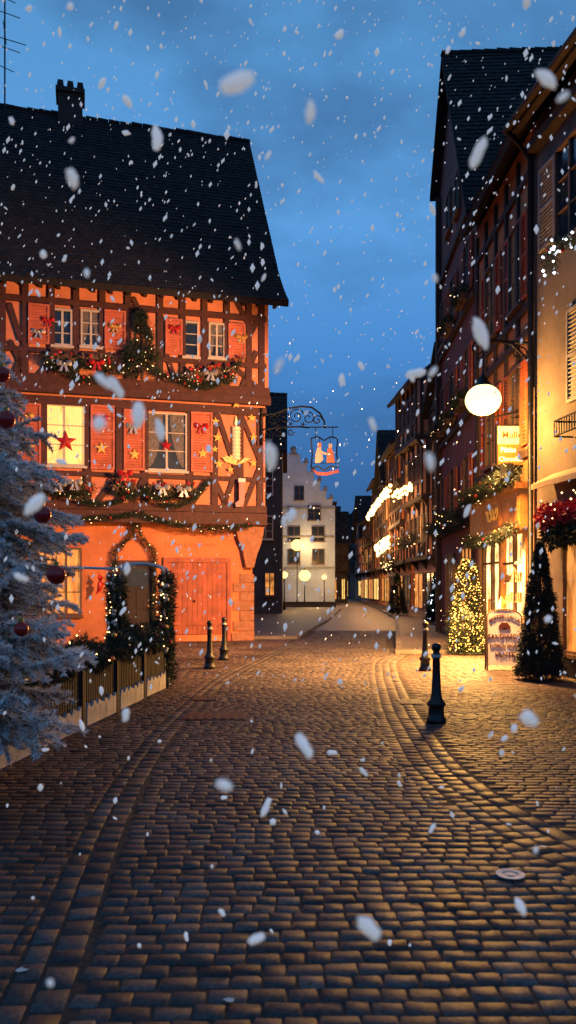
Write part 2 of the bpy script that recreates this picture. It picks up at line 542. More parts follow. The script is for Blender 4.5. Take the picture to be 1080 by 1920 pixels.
def text(parent, s, size, loc, mt, extr=.006, frontal=False, name="lettering", sx=1, bold=0):
    c = bpy.data.curves.new("lettering", 'FONT'); c.body = s; c.size = size; c.extrude = extr; c.align_x = 'CENTER'; c.align_y = 'CENTER'
    c.offset = bold
    o = bpy.data.objects.new("tmp", c); COL.objects.link(o)
    dg = bpy.context.evaluated_depsgraph_get()
    me = bpy.data.meshes.new_from_object(o.evaluated_get(dg))
    bpy.data.objects.remove(o)
    if frontal: mx = Matrix(((sx, 0, 0, 0), (0, 0, -1, 0), (0, 1, 0, 0), (0, 0, 0, 1)))
    else: mx = Matrix(((-sx, 0, 0, 0), (0, 0, 1, 0), (0, 1, 0, 0), (0, 0, 0, 1)))
    me.transform(mx); me.materials.clear(); me.materials.append(mt)
    t = bpy.data.objects.new(name, me); COL.objects.link(t); t.parent = parent; t.location = loc
    return t

# ------------------------------------------------------------------ ground
g = M(); g.face([(-400, -60, -.006), (400, -60, -.006), (400, 900, -.006), (-400, 900, -.006)])
g.obj("ground", groundM, label="dark sandy ground under the paving", kind="structure")

yl = [0, 3.1, 5.5, 9.1, 15, 23, 39, 60, 110]; xl_ = [-.9, -1.0, -1.33, -1.5, -1.25, -.05, 1.95, 4.0, 6.0]
yr = [0, 3, 4.7, 5.9, 7.5, 11, 15, 18.2, 20, 26, 32, 42, 52, 80, 110]; xr_ = [4.2, 2.7, 1.85, 1.5, 1.33, 1.47, 1.8, 2.15, 2.7, 3.5, 4.3, 5.6, 6.2, 7.2, 8.3]
ys = np.linspace(0, 110, 1101)
def smooth(a, k=15):
    p = np.pad(a, k, mode='edge'); return np.convolve(p, np.ones(2 * k + 1) / (2 * k + 1), 'valid')
xls = smooth(np.interp(ys, yl, xl_)); xrs = smooth(np.interp(ys, yr, xr_), 8)
def XL(y): return float(np.interp(y, ys, xls))
def XRr(y): return float(np.interp(y, ys, xrs))

def stones(L, name, mt, label, dp=.008):
    L = np.array(L, float)      # cx,cy,w,l,ang,h
    n = len(L); e = .07
    us = [-.5, -.5 + e, .5 - e, .5]
    T = []
    for j, b in enumerate(us):
        for i, a in enumerate(us):
            edge = i in (0, 3) or j in (0, 3); cor = i in (0, 3) and j in (0, 3)
            k = .96 if cor else 1
            T.append((a * k, b * k, 0 if edge else 1))
    T = np.array(T)
    jit = NR.normal(size=(n, 16, 2)) * .022
    ux = (T[None, :, 0] + jit[..., 0]) * L[:, 2:3]; uy = (T[None, :, 1] + jit[..., 1]) * L[:, 3:4]
    tx = NR.normal(size=(n, 1)) * .015; ty = NR.normal(size=(n, 1)) * .015
    ca, sa = np.cos(L[:, 4:5]), np.sin(L[:, 4:5])
    X = L[:, 0:1] + ux * ca - uy * sa; Y = L[:, 1:2] + ux * sa + uy * ca
    Z = np.where(T[None, :, 2] > 0, L[:, 5:6] + ux * tx + uy * ty + NR.normal(size=(n, 16)) * .0009, L[:, 5:6] - dp)
    V = np.stack([X, Y, Z], 2).reshape(-1, 3)
    q = []
    for j in range(3):
        for i in range(3):
            a = j * 4 + i; q.append((a, a + 1, a + 5, a + 4))
    Fs = (np.array(q)[None] + (np.arange(n) * 16)[:, None, None]).reshape(-1, 4)
    m = M(); m.v = V.tolist(); m.f = [tuple(x) for x in Fs.tolist()]; m.mi = [0] * len(m.f)
    m.r = np.repeat(np.clip(NR.normal(.5, .27, n), 0, 1), 9).tolist()
    return m.obj(name, mt, smooth=True, label=label, kind="structure")

S = []; y = 2.3; row = 0
while y < 31:
    x = XL(y) + .16 + R.uniform(0, .06); xe = XRr(y) - .31; rh = .113 + .006 * math.sin(row * 2.3)
    while x < xe:
        w = R.uniform(.105, .175); w = min(w, xe + .03 - x)
        if w > .05:
            bend = .03 * math.sin((x + .4) * 1.3) + .008 * math.sin(x * 5 + row)
            S.append((x + w / 2, y + bend, w - .007, rh - .007, R.gauss(0, .018), R.gauss(0, .0018)))
        x += w
    y += rh; row += 1
stones(S, "road", settM, "granite sett roadway with worn rounded stones")

def along(fn, y0, y1, offs, sl, sw, h=0):
    out = []
    for k, of in enumerate(offs):
        y = y0 + R.uniform(0, sl)
        while y < y1:
            l = sl * R.uniform(.8, 1.2)
            dx = (fn(y + .1) - fn(y - .1)) / .2; a = math.atan2(1, dx); ln = math.hypot(1, dx)
            out.append((fn(y) + of * (1 / ln), y - of * dx / ln, l - .010, sw - .009, a, h + R.gauss(0, .0018)))
            y += l / ln
    return out
G = along(XRr, 2.0, 22, [-.24, -.09, .06], .16, .15, -.001) + along(XRr, 2.0, 20, [.21], .26, .14, .002)
G += along(XL, 2.0, 26, [.08], .17, .15, -.001) + along(XL, 2.0, 24, [-.06], .17, .12, .000)
stones(G, "gutter", settM, "curved gutter rows of granite setts", .010)

S = []
y = 2.0; row = 0
while y < 20.2:
    x = XRr(y) + .30; xe = 6.1 - .1 * max(0, y - 11)
    if y > 16: xe = min(xe, 5.3)
    x += (row % 2) * .09
    while x < xe:
        w = R.uniform(.15, .2)
        S.append((x + w / 2, y + .02 * math.sin(x * 2), w - .008, .10 - .008, R.gauss(0, .015), R.gauss(0, .0016)))
        x += w
    y += .10; row += 1
y = 2.0; row = 0
while y < 25.5:
    xe = XL(y) - .13; x = -4.2 if y < 12 else -5.5
    x += (row % 2) * .08
    while x < xe:
        w = R.uniform(.14, .19); w = min(w, xe - x)
        if w > .05: S.append((x + w / 2, y + .02 * math.sin(x * 2), w - .008, .11 - .008, R.gauss(0, .015), R.gauss(0, .0016)))
        x += w
    y += .11; row += 1
stones(S, "pavement", paveM, "reddish brown paver pavement beside the roadway")

m = M()
yy = np.linspace(30.8, 110, 30)
for a, b in zip(yy[:-1], yy[1:]):
    m.face([(XL(a) - 6, a, -.002), (XRr(a) + .2, a, -.002), (XRr(b) + .2, b, -.002), (XL(b) - 6, b, -.002)])
m.obj("road", farRoad, label="sett roadway continuing down the old street", kind="structure")

def raised(name, fn, side, y0, y1, xfar, label):
    sl = M(); kb = M(); yy = np.arange(y0, y1 + .01, .8)
    for a, b in zip(yy[:-1], yy[1:]):
        ka, kb_ = fn(a), fn(b); w = .16 * side
        P = [(ka + w, a, .095), (kb_ + w, b, .095), (xfar, b, .095), (xfar, a, .095)]
        sl.face(P if side < 0 else P[::-1])
        x0, x1, x2, x3 = ka, ka + w, kb_ + w, kb_
        j = .012
        kb.face([(x0, a + j, .1), (x3, b - j, .1), (x2, b - j, .1), (x1, a + j, .1)] if side < 0 else [(x1, a + j, .1), (x2, b - j, .1), (x3, b - j, .1), (x0, a + j, .1)])
        kb.face([(x0, a, -.02), (x3, b, -.02), (x3, b - j, .1), (x0, a + j, .1)])
    k0 = fn(yy[0])
    kb.face([(k0, yy[0], -.02), (xfar, yy[0], -.02), (xfar, yy[0], .1), (k0, yy[0], .1)])
    kb.face([(k0, yy[0], .1), (k0 + .16 * side, yy[0], .1), (k0 + .16 * side, yy[0] + .1, .1), (k0, yy[0] + .1, .1)])
    sl.obj(name, slabM, label=label, kind="structure"); kb.obj("kerb", kerbM, label="pale stone kerb along the street", kind="structure")
raised("pavement", XRr, 1, 20.3, 56, 13, "raised pavement in front of the shops")
raised("pavement", lambda y: XL(y), -1, 25.9, 62, -7, "raised pavement beyond the timber house")

# ------------------------------------------------------------------ left timber-framed house
A = Wall("timber_framed_house", "orange half-timbered corner house with steep dark tiled roof and shutters", "house", (-.72, 25.2), (-.72 - .968 * 11, 25.2 - .252 * 11))
rt = A.root
w = M()
w.box(0.35, 11, -9, -.3, -.05, 3.7, 1)
w.box(0, 11, -9, 0, 3.7, 7.45)
w.box(-.08, 11, -9.1, .1, 7.45, 10.85)
w.prism_yz([(-.3, 10.85), (-4.9, 17.2), (-8.9, 10.85)], -.05, 11)
w.obj("wall", [plO, plG], rt)
prof = [(.85, 10.45), (.3, 10.95), (-.4, 11.75), (-1.5, 13.35), (-5, 18.45)]
ro = roof(A, prof, -.55, 11.3, tile, .17, .19, back=(-9.8, 10.6))
c = M(); cx, _ = A.at(132, 245, -5)
c.box(cx - .42, cx + .42, -5.5, -4.7, 17.6, 19.15)
c.box(cx - .5, cx + .5, -5.58, -4.62, 19.15, 19.3)
for k in (-.34, 0, .34): c.prism_xz([(cx + k - .14, 19.3), (cx + k + .14, 19.3), (cx + k + .09, 19.62), (cx + k - .09, 19.62)], -5.4, -4.8)
c.obj("chimney", brick, ro)
an = M(); ax, _ = A.at(6, 200, -4)
an.tube([(ax, -4.6, 17.5), (ax, -4.6, 22.3)], .03)
for z, l in ((22.0, .35), (21.5, .5), (20.6, .7), (20.3, .5), (19.6, .3)):
    an.tube([(ax - l, -4.6, z - .1), (ax + l, -4.6, z + .1)], .015, 5)
an.tube([(ax, -5.2, 20.8), (ax, -4.0, 20.8)], .015, 5)
an.obj("antenna", iron, ro)

t = M()
def HB(z0, z1, a=0.0, b=11, p=0.0): t.box(a, b, .1, .2 + p, z0, z1)
HB(7.62, 7.9, -.1, 11, .03); HB(8.52, 8.66); HB(9.98, 10.14); HB(10.55, 10.84, -.1, 11, .05)
HB(7.36, 7.6, -.12, 11, .1)
us2 = [5, 48, 97, 143, 192, 240, 300, 342, 383, 425, 466, 490]
xs2 = [A.at(u, 640, .1)[0] for u in us2] + [8.7, 9.5, 10.4]
for x in xs2: t.box(x - .09, x + .09, .1, .192, 7.9, 10.55)
def br(u0, v0, u1, v1, o=.1, wd=.15, of=.085):
    a = A.at(u0, v0, o); b = A.at(u1, v1, o); t.beam(a, b, wd, o, o + of)
for q in [(18, 570, 40, 640), (48, 650, 22, 720), (235, 590, 205, 640), (250, 560, 285, 640), (470, 620, 440, 560), (462, 640, 490, 590),
          (480, 660, 450, 735), (440, 690, 490, 735), (110, 660, 70, 710), (190, 700, 230, 660), (310, 660, 330, 720), (355, 720, 385, 670), (275, 660, 250, 715), (20, 640, 48, 700)]:
    br(*q)
def HC(z0, z1, p=0.0): t.box(-.02, 11, 0, .1 + p, z0, z1)
HC(4.0, 4.22, .05); HC(4.98, 5.12); HC(7.05, 7.3, .02); HC(3.62, 3.98, .1)
us1 = [3, 28, 82, 165, 224, 272, 356, 402, 450, 487]
xs1 = [A.at(u, 830, 0)[0] for u in us1] + [8.6, 9.6, 10.5]
for x in xs1: t.box(x - .1, x + .1, 0, .092, 4.22, 7.05)
for q in [(405, 770, 445, 890), (450, 775, 485, 860), (440, 890, 415, 960), (485, 880, 455, 955), (30, 890, 60, 945), (180, 945, 215, 900), (268, 900, 245, 950), (360, 945, 390, 900), (120, 900, 100, 950), (300, 900, 320, 950), (5, 780, 28, 870), (400, 895, 425, 950), (225, 900, 262, 955)]:
    br(*q, 0, .15)
t.obj("timber_frame", tim, rt)
e = M()
for i in range(22): e.box(-.3 + i * .5, -.2 + i * .5, .15, .72, 10.42, 10.54)
e.obj("rafter", timD, rt)

def uvbox(W, u0, u1, v0, v1, out):
    a = W.at(u0, (v0 + v1) / 2, out); b = W.at(u1, (v0 + v1) / 2, out)
    x0, x1 = sorted((a[0], b[0])); um = (u0 + u1) / 2
    z1 = W.at(um, v0, out)[1]; z0 = W.at(um, v1, out)[1]
    return x0, z0, x1 - x0, z1 - z0
def win_uv(W, u0, u1, v0, v1, out, **k): return window(W, *uvbox(W, u0, u1, v0, v1, out), out, **k)
def sh_uv(W, u0, u1, v0, v1, out, mt=None): return shutter(W, *uvbox(W, u0, u1, v0, v1, out), out, mt)
win_uv(A, 102, 132, 584, 646, .1, rows=3)
win_uv(A, 155, 186, 586, 648, .1, rows=3, curtain=curt)
win_uv(A, 347, 369, 607, 667, .1, rows=3, cols=1)
win_uv(A, 394, 418, 610, 669, .1, rows=3, cols=2, curtain=curt)
for a, b, c_, d in [(53, 93, 570, 645), (196, 236, 582, 655), (310, 342, 598, 665), (428, 460, 607, 672)]:
    sh_uv(A, a, b, c_, d, .2)
wl = win_uv(A, 83, 157, 762, 870, 0, lit=winLit, rows=3, curtain=curtL)
win_uv(A, 277, 347, 778, 880, 0, rows=3, curtain=curt, glass=glassB)
for a, b, c_, d in [(34, 77, 756, 872), (170, 215, 760, 880), (232, 271, 768, 882), (358, 398, 773, 885)]:
    sh_uv(A, a, b, c_, d, .1)
a0 = A.at(425, 1185, -.3); a1 = A.at(313, 1050, -.3)
gd = M(); gx0, gx1 = a0[0], a1[0]
n = 12
for i in range(n):
    xx = gx0 + (gx1 - gx0) * i / n; gd.box(xx + .004, xx + (gx1 - gx0) / n - .004, -.3, -.25, .22, 2.45)
for zz in (.5, 2.1):
    gd.box(gx0 + .05, gx1 - .05, -.25, -.225, zz, zz + .1)
gdo = gd.obj("garage_door", doorM, rt)
gf = M(); gf.box(gx0 - .12, gx0, -.3, -.2, 0, 2.6); gf.box(gx1, gx1 + .12, -.3, -.2, 0, 2.6); gf.box(gx0, gx1, -.3, -.2, 2.452, 2.6)
gf.obj("frame", doorM, gdo)
hd = M(); hd.ball(((gx0 + gx1) / 2 + .1, -.22, 1.25), .035, 8, 6); hd.obj("handle", iron, gdo)
a0 = A.at(284, 1100, -.3)[0]; a1 = A.at(222, 1100, -.3)[0]
dd = M(); dd.box(a0, a1, -.3, -.26, .05, 2.35)
for zz0, zz1 in ((.2, .9), (1.0, 1.6)):
    for xx0, xx1 in ((a0 + .08, (a0 + a1) / 2 - .04), ((a0 + a1) / 2 + .04, a1 - .08)): dd.box(xx0, xx1, -.26, -.235, zz0, zz1)
do = dd.obj("door", timD, rt)
df = M(); df.box(a0 - .12, a0, -.3, -.18, 0, 2.5); df.box(a1, a1 + .12, -.3, -.18, 0, 2.5); df.box(a0, a1, -.3, -.18, 2.352, 2.5)
df.obj("frame", tim, do)
dh = M(); dh.ball((a0 + .1, -.2, 1.1), .035, 8, 6); dh.obj("handle", gold, do)
dg = M(); dg.box(a0 + .1, a1 - .1, -.26, -.25, 1.7, 2.25); dg.obj("pane", glassB, do)
win_uv(A, 72, 150, 1030, 1150, -.3, lit=winDim, rows=3, cols=3, fm=frameB)
q = M(); z = 0
i = 0
while z < 1.95:
    h = R.uniform(.26, .36); l = .62 if i % 2 else .4
    q.box(.30, .35 + l, -.55, -.255, z, z + h - .015); z += h; i += 1
q.obj("quoin", stoneW, rt)
q = M(); q.prism_xz([(.35, 2.3), (.6, 2.3), (.72, 2.9), (.85, 3.2), (.95, 3.62), (.0, 3.62), (.1, 3.1), (.25, 2.7)], -.299, -.05)
q.obj("corner_console", stoneW, rt)
q = M()
xm = A.at(358, 1022, -.3)
for i in range(16):
    x = xm[0] - .75 + i * .1; h = R.uniform(.08, .14)
    q.box(x, x + R.uniform(.03, .06), -.3, -.294, xm[1] - h / 2, xm[1] + h / 2)
q.box(xm[0] - .8, xm[0] + .85, -.3, -.297, xm[1] - .1, xm[1] + .1, 1)
q.obj("faded_inscription", [mat("faded_paint", (.5, .14, .05), .8, .4, 9, .1), plG], rt)
q = M(); q.box(gx1 + .15, a0 - .15, -.3, -.24, 0, .35); q.box(.36, gx0 - .15, -.254, -.22, 0, .25); q.obj("plinth", stoneW, rt)

# ornaments on the house
bg = bow_mesh(1.15).obj("ribbon_bow", gold, label="gold foil ribbon bow pinned to a shutter", cat="bow", group="bows on the shutters")
brd = bow_mesh(1.15).obj("ribbon_bow", red, label="red ribbon bow pinned to a shutter", cat="bow", group="bows on the shutters")
bsl = bow_mesh(1.15).obj("ribbon_bow", silver, label="silver foil ribbon bow pinned to a shutter", cat="bow", group="bows on the shutters")
used = set()
def put(o, W, u, v, out, sc=1):
    x, z = W.at(u, v, out); p = W.world(x, out, z)
    key = o.name
    if key in used: o2 = dup(o)
    else: o2 = o; used.add(key)
    o2.location = p; o2.rotation_euler[2] = W.ang; o2.scale = (sc,) * 3
    return o2
for o, u, v in [(bg, 48, 780), (brd, 190, 785), (bsl, 250, 800), (brd, 378, 800)]: put(o, A, u, v, .17)
for o, u, v in [(bg, 216, 612), (brd, 328, 615), (bg, 453, 632), (bsl, 72, 622), (brd, 90, 600)]: put(o, A, u, v, .27, .85)
for o, u, v in [(bsl, 120, 682), (brd, 182, 680), (bsl, 395, 700), (bsl, 110, 908), (brd, 235, 888), (bsl, 305, 915), (bsl, 345, 918), (bsl, 140, 905)]: put(o, A, u, v, .62, 1.0)
st = star_mesh(.19).obj("gold_star", goldS, label="gold star ornament fixed on the timber wall", cat="star", group="gold stars on the wall")
for u, v, s in [(443, 757, .8), (472, 783, .7), (404, 790, .7), (408, 820, .8), (475, 820, .7), (403, 842, .6), (475, 868, .7), (410, 870, .8), (190, 840, 1), (54, 838, 1), (252, 852, .9), (380, 850, .9), (432, 880, .6)]: put(st, A, u, v, .17, s)
rs = star_mesh(.34).obj("red_star", red, label="red paper star hanging in the lit window", cat="star")
put(rs, A, 123, 828, .1)
rs = star_mesh(.2).obj("red_star", red, label="small red star hanging in the curtained window", cat="star")
put(rs, A, 312, 835, .1)
cw = A.at(443, 872, .12); cr = top("candle_ornament", "tall cream candle ornament with gold leaves on the wall", "ornament", A.world(cw[0], .12, cw[1]), A.ang)
m = M()
for i in range(9): m.lathe([(.001, 0), (.12, .01), (.14, .06), (.12, .115), (.001, .12)], (0, 0, .15 + i * .115), 12)
m.obj("candle", candleM, cr, True)
m = M(); m.lathe([(.001, 0), (.05, .08), (.035, .18), (.001, .34)], (0, 0, 1.2), 10); m.obj("flame", signY, cr, True)
m = M()
for a in range(-3, 4):
    an_ = a * .4; m.prism_xz([(0, 0), (math.sin(an_) * .25 - .05, .22), (math.sin(an_) * .5, .18 + .15 * math.cos(an_)), (math.sin(an_) * .3 + .05, .08)], -.03 + a * .003, .03 + a * .003)
m.obj("leaf_base", goldS, cr)

gl = "string-lit fir garland draped on the timber house"
def G2(u0, v0, u1, v1, sag, out, **k):
    a = A.at(u0, v0, out); b = A.at(u1, v1, out)
    k['bulbs'] = int(k['bulbs'] * .3)
    garland("fir_garland", k.pop('label', gl), swag(A, a[0], a[1], b[0], b[1], sag, out), group="garlands on the house", dens=1300, baubles=5, bulb_r=.014, **k)
G2(78, 668, 175, 715, .12, .5, rad=.14, bulbs=25)
G2(175, 715, 262, 668, .12, .5, rad=.14, bulbs=25)
G2(262, 668, 345, 715, .15, .5, rad=.14, bulbs=25)
G2(330, 700, 455, 670, .65, .5, rad=.15, bulbs=35)
G2(-40, 905, 90, 905, .5, .4, rad=.12, bulbs=25)
G2(90, 905, 270, 918, .5, .4, rad=.12, bulbs=35)
G2(270, 918, 395, 900, .6, .4, rad=.13, bulbs=35)
G2(100, 968, 255, 962, .12, .25, rad=.14, bulbs=50)
G2(255, 962, 470, 985, .25, .25, rad=.14, bulbs=60)
G2(-20, 965, 100, 968, .3, .25, rad=.14, bulbs=30)
a = A.at(255, 968, -.1); b = A.at(216, 1035, -.1); c2 = A.at(290, 1035, -.1); d = A.at(216, 1190, -.1); e2 = A.at(290, 1190, -.1)
garland("fir_garland", "fir garland framing the entrance door", [A.world(a[0], -.1, a[1]), A.world(a[0] + .15, -.1, a[1] - .6), A.world(b[0], -.1, b[1]), A.world(d[0], -.1, d[1])], .12, 1000, 12)
garland("fir_garland", "fir garland framing the entrance door", [A.world(a[0], -.1, a[1]), A.world(a[0] - .15, -.1, a[1] - .6), A.world(c2[0], -.1, c2[1]), A.world(e2[0], -.1, e2[1])], .12, 1000, 12)

def winbox(W, u, v, wd, out, label, hh=.42, redn=9):
    x, z = W.at(u, v, out)
    r = top("window_box", label, "window box", W.world(x, out, z), W.ang, "decorated window boxes")
    m = M(); m.prism_yz([(-.1, -.02), (.1, -.02), (.14, .16), (-.1, .16)], -wd / 2, wd / 2); m.obj("box", frameB, r)
    m = M(); P, d, rr = needles_path(m, [(-wd / 2, .07, .12), (wd / 2, .07, .12)], .25, 2400, .10, .02)
    m.obj("fir_sprigs", green, r)
    m = M()
    for i in range(redn): m.ball((R.uniform(-wd / 2, wd / 2), R.uniform(.12, .26), R.uniform(0, hh)), R.uniform(.03, .055), 8, 6)
    m.obj("red_baubles", redB, r, True, kind="stuff")
    m = M()
    for i in range(5):
        cx = -wd / 2 + wd * (i + .5) / 5 + R.uniform(-.05, .05)
        for k in range(6):
            aa = R.uniform(0, 2 * pi); m.tube([(cx, .2, .2), (cx + .16 * math.cos(aa), .27, .2 + .16 * math.sin(aa))], .011, 5)
    m.obj("pale_twigs", twigM, r)
    m = M(); m.octs([(R.uniform(-wd / 2, wd / 2), R.uniform(.16, .27), R.uniform(-.05, hh)) for i in range(5)], .015); m.obj("fairy_lights", bulb, r, kind="stuff")
lb = "window box filled with fir sprigs, red baubles and pale twigs"
for u, v, wd in [(120, 690, .75), (180, 690, .8), (385, 715, .75), (420, 712, .6), (365, 720, .4)]: winbox(A, u, v, wd, .32, lb)
for u, v, wd in [(110, 925, 1.0), (150, 925, .6), (235, 925, .6), (300, 930, .7), (345, 932, .6)]: winbox(A, u, v, wd, .22, lb)
def shell_tree(name, label, pos, h, r, nclump, per, size, wd, mt, nb, bm, br_=.016, cat="christmas tree", base=.1, lob=.09, group=None, power=.9):
    root = top(name, label, cat, pos, 0, group)
    m = M(); m.tube([(0, 0, 0), (0, 0, h * .5), (0, 0, h * .97)], [.05, .035, .008], 7); m.obj("trunk", bark, root)
    m = M()
    zz = NR.uniform(0, 1, nclump) ** 1.35; az = NR.uniform(0, 2 * pi, nclump)
    rr = r * (1 - zz) ** power * NR.uniform(.68, 1.1, nclump) + .015
    C = np.stack([rr * np.cos(az), rr * np.sin(az), base + zz * (h - base)], 1)
    O = np.stack([np.cos(az), np.sin(az), np.full(nclump, .1)], 1)
    CC = np.repeat(C, per, 0) + NR.normal(size=(nclump * per, 3)) * lob * (.4 + .6 * (1 - np.repeat(zz, per)))[:, None]
    CC[:, 2] = np.maximum(CC[:, 2], base * .6)
    DD = np.repeat(O, per, 0) + NR.normal(size=(nclump * per, 3)) * .7
    cr_ = np.repeat(NR.uniform(0, .7, nclump), per) + NR.uniform(0, .3, nclump * per)
    m.tris(CC, DD, size, wd, cr_)
    m.obj("crown", mt, root)
    if nb:
        b = M(); pts = []
        for i in range(nb):
            z = R.random() ** 1.2; a = R.uniform(0, 2 * pi); q = (r * (1 - z) ** power) * R.uniform(.85, 1.25) + .03
            pts.append((q * math.cos(a), q * math.sin(a), base + z * (h - base)))
        b.octs(pts, br_); b.obj("fairy_lights", bm, root, kind="stuff")
    return root
x, z = A.at(266, 712, .35)
shell_tree("christmas_tree", "small dark fir with lights mounted on the timber wall", A.world(x, .4, z), 2.0, .48, 70, 90, .11, .02, green, 16, bulb, lob=.13)
x, z = A.at(455, 950, .3); m = M()
m.prism_xz([(0, 0), (.22, -.02), (.24, .1), (.12, .2), (.12, .75), (-.06, .75), (-.05, .2)], 0, .09); m.box(-.08, .14, -.01, .1, .75, .87, 1)
m.obj("red_stocking", [red, white], label="red felt stocking hanging at the house corner", cat="stocking", loc=A.world(x, .25, z), rotz=A.ang)

# ------------------------------------------------------------------ wrought-iron hanging sign
sr = top("hanging_shop_sign", "wrought-iron scroll bracket with hanging painted tin sign", "shop sign", (-.72, 25.0, 0))
def pw(u, v, d=25.0): return ((u - 540) / F * d + .72, 0, EYE + (1100 - v) / F * d)
m = M()
m.tube([pw(490, 806), pw(520, 802), pw(560, 800), pw(580, 802)], .028)
arc = [(492, 778), (515, 776), (540, 766), (565, 762), (585, 764), (600, 775), (608, 790), (609, 803)]
m.tube([pw(*p) for p in arc], .03)
m.tube([pw(490, 765), pw(490, 835)], .035)
def spiral(u, v, r0, turns, a0, dr=1, n=22):
    return [pw(u + r0 * (1 - .8 * i / n) * math.cos(a0 + dr * turns * 2 * pi * i / n), v - r0 * (1 - .8 * i / n) * math.sin(a0 + dr * turns * 2 * pi * i / n)) for i in range(n + 1)]
for s_ in [(512, 789, 11, 1.3, 0, 1), (533, 784, 13, 1.4, pi, -1), (556, 781, 15, 1.5, .5, 1), (578, 784, 13, 1.4, 2.5, -1), (595, 788, 10, 1.3, 0, 1), (503, 818, 11, 1.3, 1.5, -1), (524, 812, 9, 1.2, 1, 1), (545, 810, 7, 1.2, 0, -1)]:
    m.tube(spiral(*s_), .020, 5)
for (u, v) in [(545, 795), (568, 796), (520, 797)]:
    for k in range(5):
        a = k * 2 * pi / 5; m.tube([pw(u, v), pw(u + 6 * math.cos(a), v + 6 * math.sin(a))], [.02, .006], 5)
m.obj("bracket", iron, sr, True)
m = M()
for u in (592, 624): m.tube([pw(u, 800), pw(u, 822)], .012, 5)
m.tube([pw(580, 801), pw(634, 801)], .02)
fr = [(583, 822), (596, 819), (608, 826), (620, 819), (633, 822), (631, 850), (634, 876), (620, 874), (608, 882), (597, 874), (583, 878), (586, 850)]
P = [pw(*p) for p in fr]
for a, b in zip(P, P[1:] + P[:1]): m.tube([a, b], .022, 5)
m.tube([pw(586, 868), pw(632, 868)], .012, 4); m.tube([pw(599, 820), pw(599, 868)], .008, 4); m.tube([pw(619, 820), pw(619, 868)], .008, 4)
m.obj("sign_frame", iron, sr)
m = M()
def patch(pts, mi, y=-.014): m.prism_xz([(pw(*p)[0], pw(*p)[2]) for p in pts], y, -.004, mi)
patch([(592, 850), (595, 840), (602, 838), (606, 862), (600, 868), (590, 868)], 0); patch([(612, 868), (614, 842), (620, 838), (625, 848), (628, 868)], 1)
patch([(595, 838), (596, 830), (602, 830), (603, 838)], 1, -.018); patch([(616, 840), (616, 832), (622, 832), (623, 840)], 0, -.018)
patch([(603, 846), (614, 850), (614, 854), (603, 851)], 0, -.02)
m.obj("painted_figures", [mat("sign_cream", (.55, .42, .32), .6, .3, 9, 0), mat("sign_orange", (.5, .16, .07), .6, .3, 9, 0)], sr)
m = M(); m.prism_xz([(pw(*p)[0], pw(*p)[2]) for p in [(586, 880), (596, 885), (612, 886), (634, 880), (636, 886), (612, 892), (594, 891)]], -.03, -.012)
m.obj("red_ribbon_banner", red, sr)

# ------------------------------------------------------------------ centre background
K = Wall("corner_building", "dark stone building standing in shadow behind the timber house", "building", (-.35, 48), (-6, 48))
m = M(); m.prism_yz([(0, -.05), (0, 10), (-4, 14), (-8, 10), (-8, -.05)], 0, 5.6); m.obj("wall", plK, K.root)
roof(K, [(.4, 9.8), (-4, 14.2)], -.3, 5.8, tile, .35, .4)
for z in (4.6, 7.3): window(K, .6, z, .8, 1.3, 0, fm=frameW)
window(K, .5, 1.2, .5, 1.3, 0, fm=frameB, lit=winDim)

Wt = Wall("stepped_gable_building", "pale old building with stepped gable and many windows", "building", (4.4, 75), (-4.6, 75))
steps = [(0, -.05), (0, 9.3), (.25, 9.3), (.25, 9.9), (.8, 9.9), (.8, 10.7), (1.35, 10.7), (1.35, 11.6), (1.95, 11.6), (1.95, 12.5), (2.6, 12.5), (2.6, 13.3), (3.2, 13.3), (3.2, 14.1), (4.0, 14.1)]
left = [(7.8 - p[0], p[1]) for p in reversed(steps)]
m = M(); m.prism_xz(steps + left[:], -8, 0); m.obj("wall", plW, Wt.root)
m = M()
for i in range(1, len(steps) - 2, 1):
    if steps[i][1] != steps[i - 1][1] and i > 1:
        x = steps[i][0]; m.box(x - .12, x + .35, -.2, .1, steps[i][1] + .003, steps[i][1] + .18); m.ball((x + .1, 0, steps[i][1] + .32), .16, 8, 6)
m.box(3.5, 4.3, -.2, .1, 14.103, 14.3); m.ball((3.9, 0, 14.6), .3, 10, 8)
for z in (3.4, 6.3, 9.0): m.box(-.04, 7.8, 0, .09, z, z + .16)
m.obj("cornice", mat("cornice_stone", (.22, .22, .22), .8, .2, 3, .2), Wt.root)
for q in [(553, 569, 912, 936), (578, 600, 948, 974), (541, 548, 950, 972), (585, 607, 988, 1014), (541, 562, 988, 1014), (586, 607, 1030, 1056), (541, 562, 1030, 1056)]:
    win_uv(Wt, *q, 0, cols=2, rows=2, fm=frameB, sill=True)
roofx = M(); roofx.prism_xz([(.3, 9.2), (3.9, 13.4), (7.5, 9.2)], -14, -8.0); roofx.obj("roof", tile, Wt.root)

m = M(); m.box(-3, 4.0, 66.5, 66.9, -.05, .35); m.box(-3.05, 4.05, 66.45, 66.95, .35, .45)
m.obj("low_wall", plK, label="low stone wall edging the square", cat="wall")

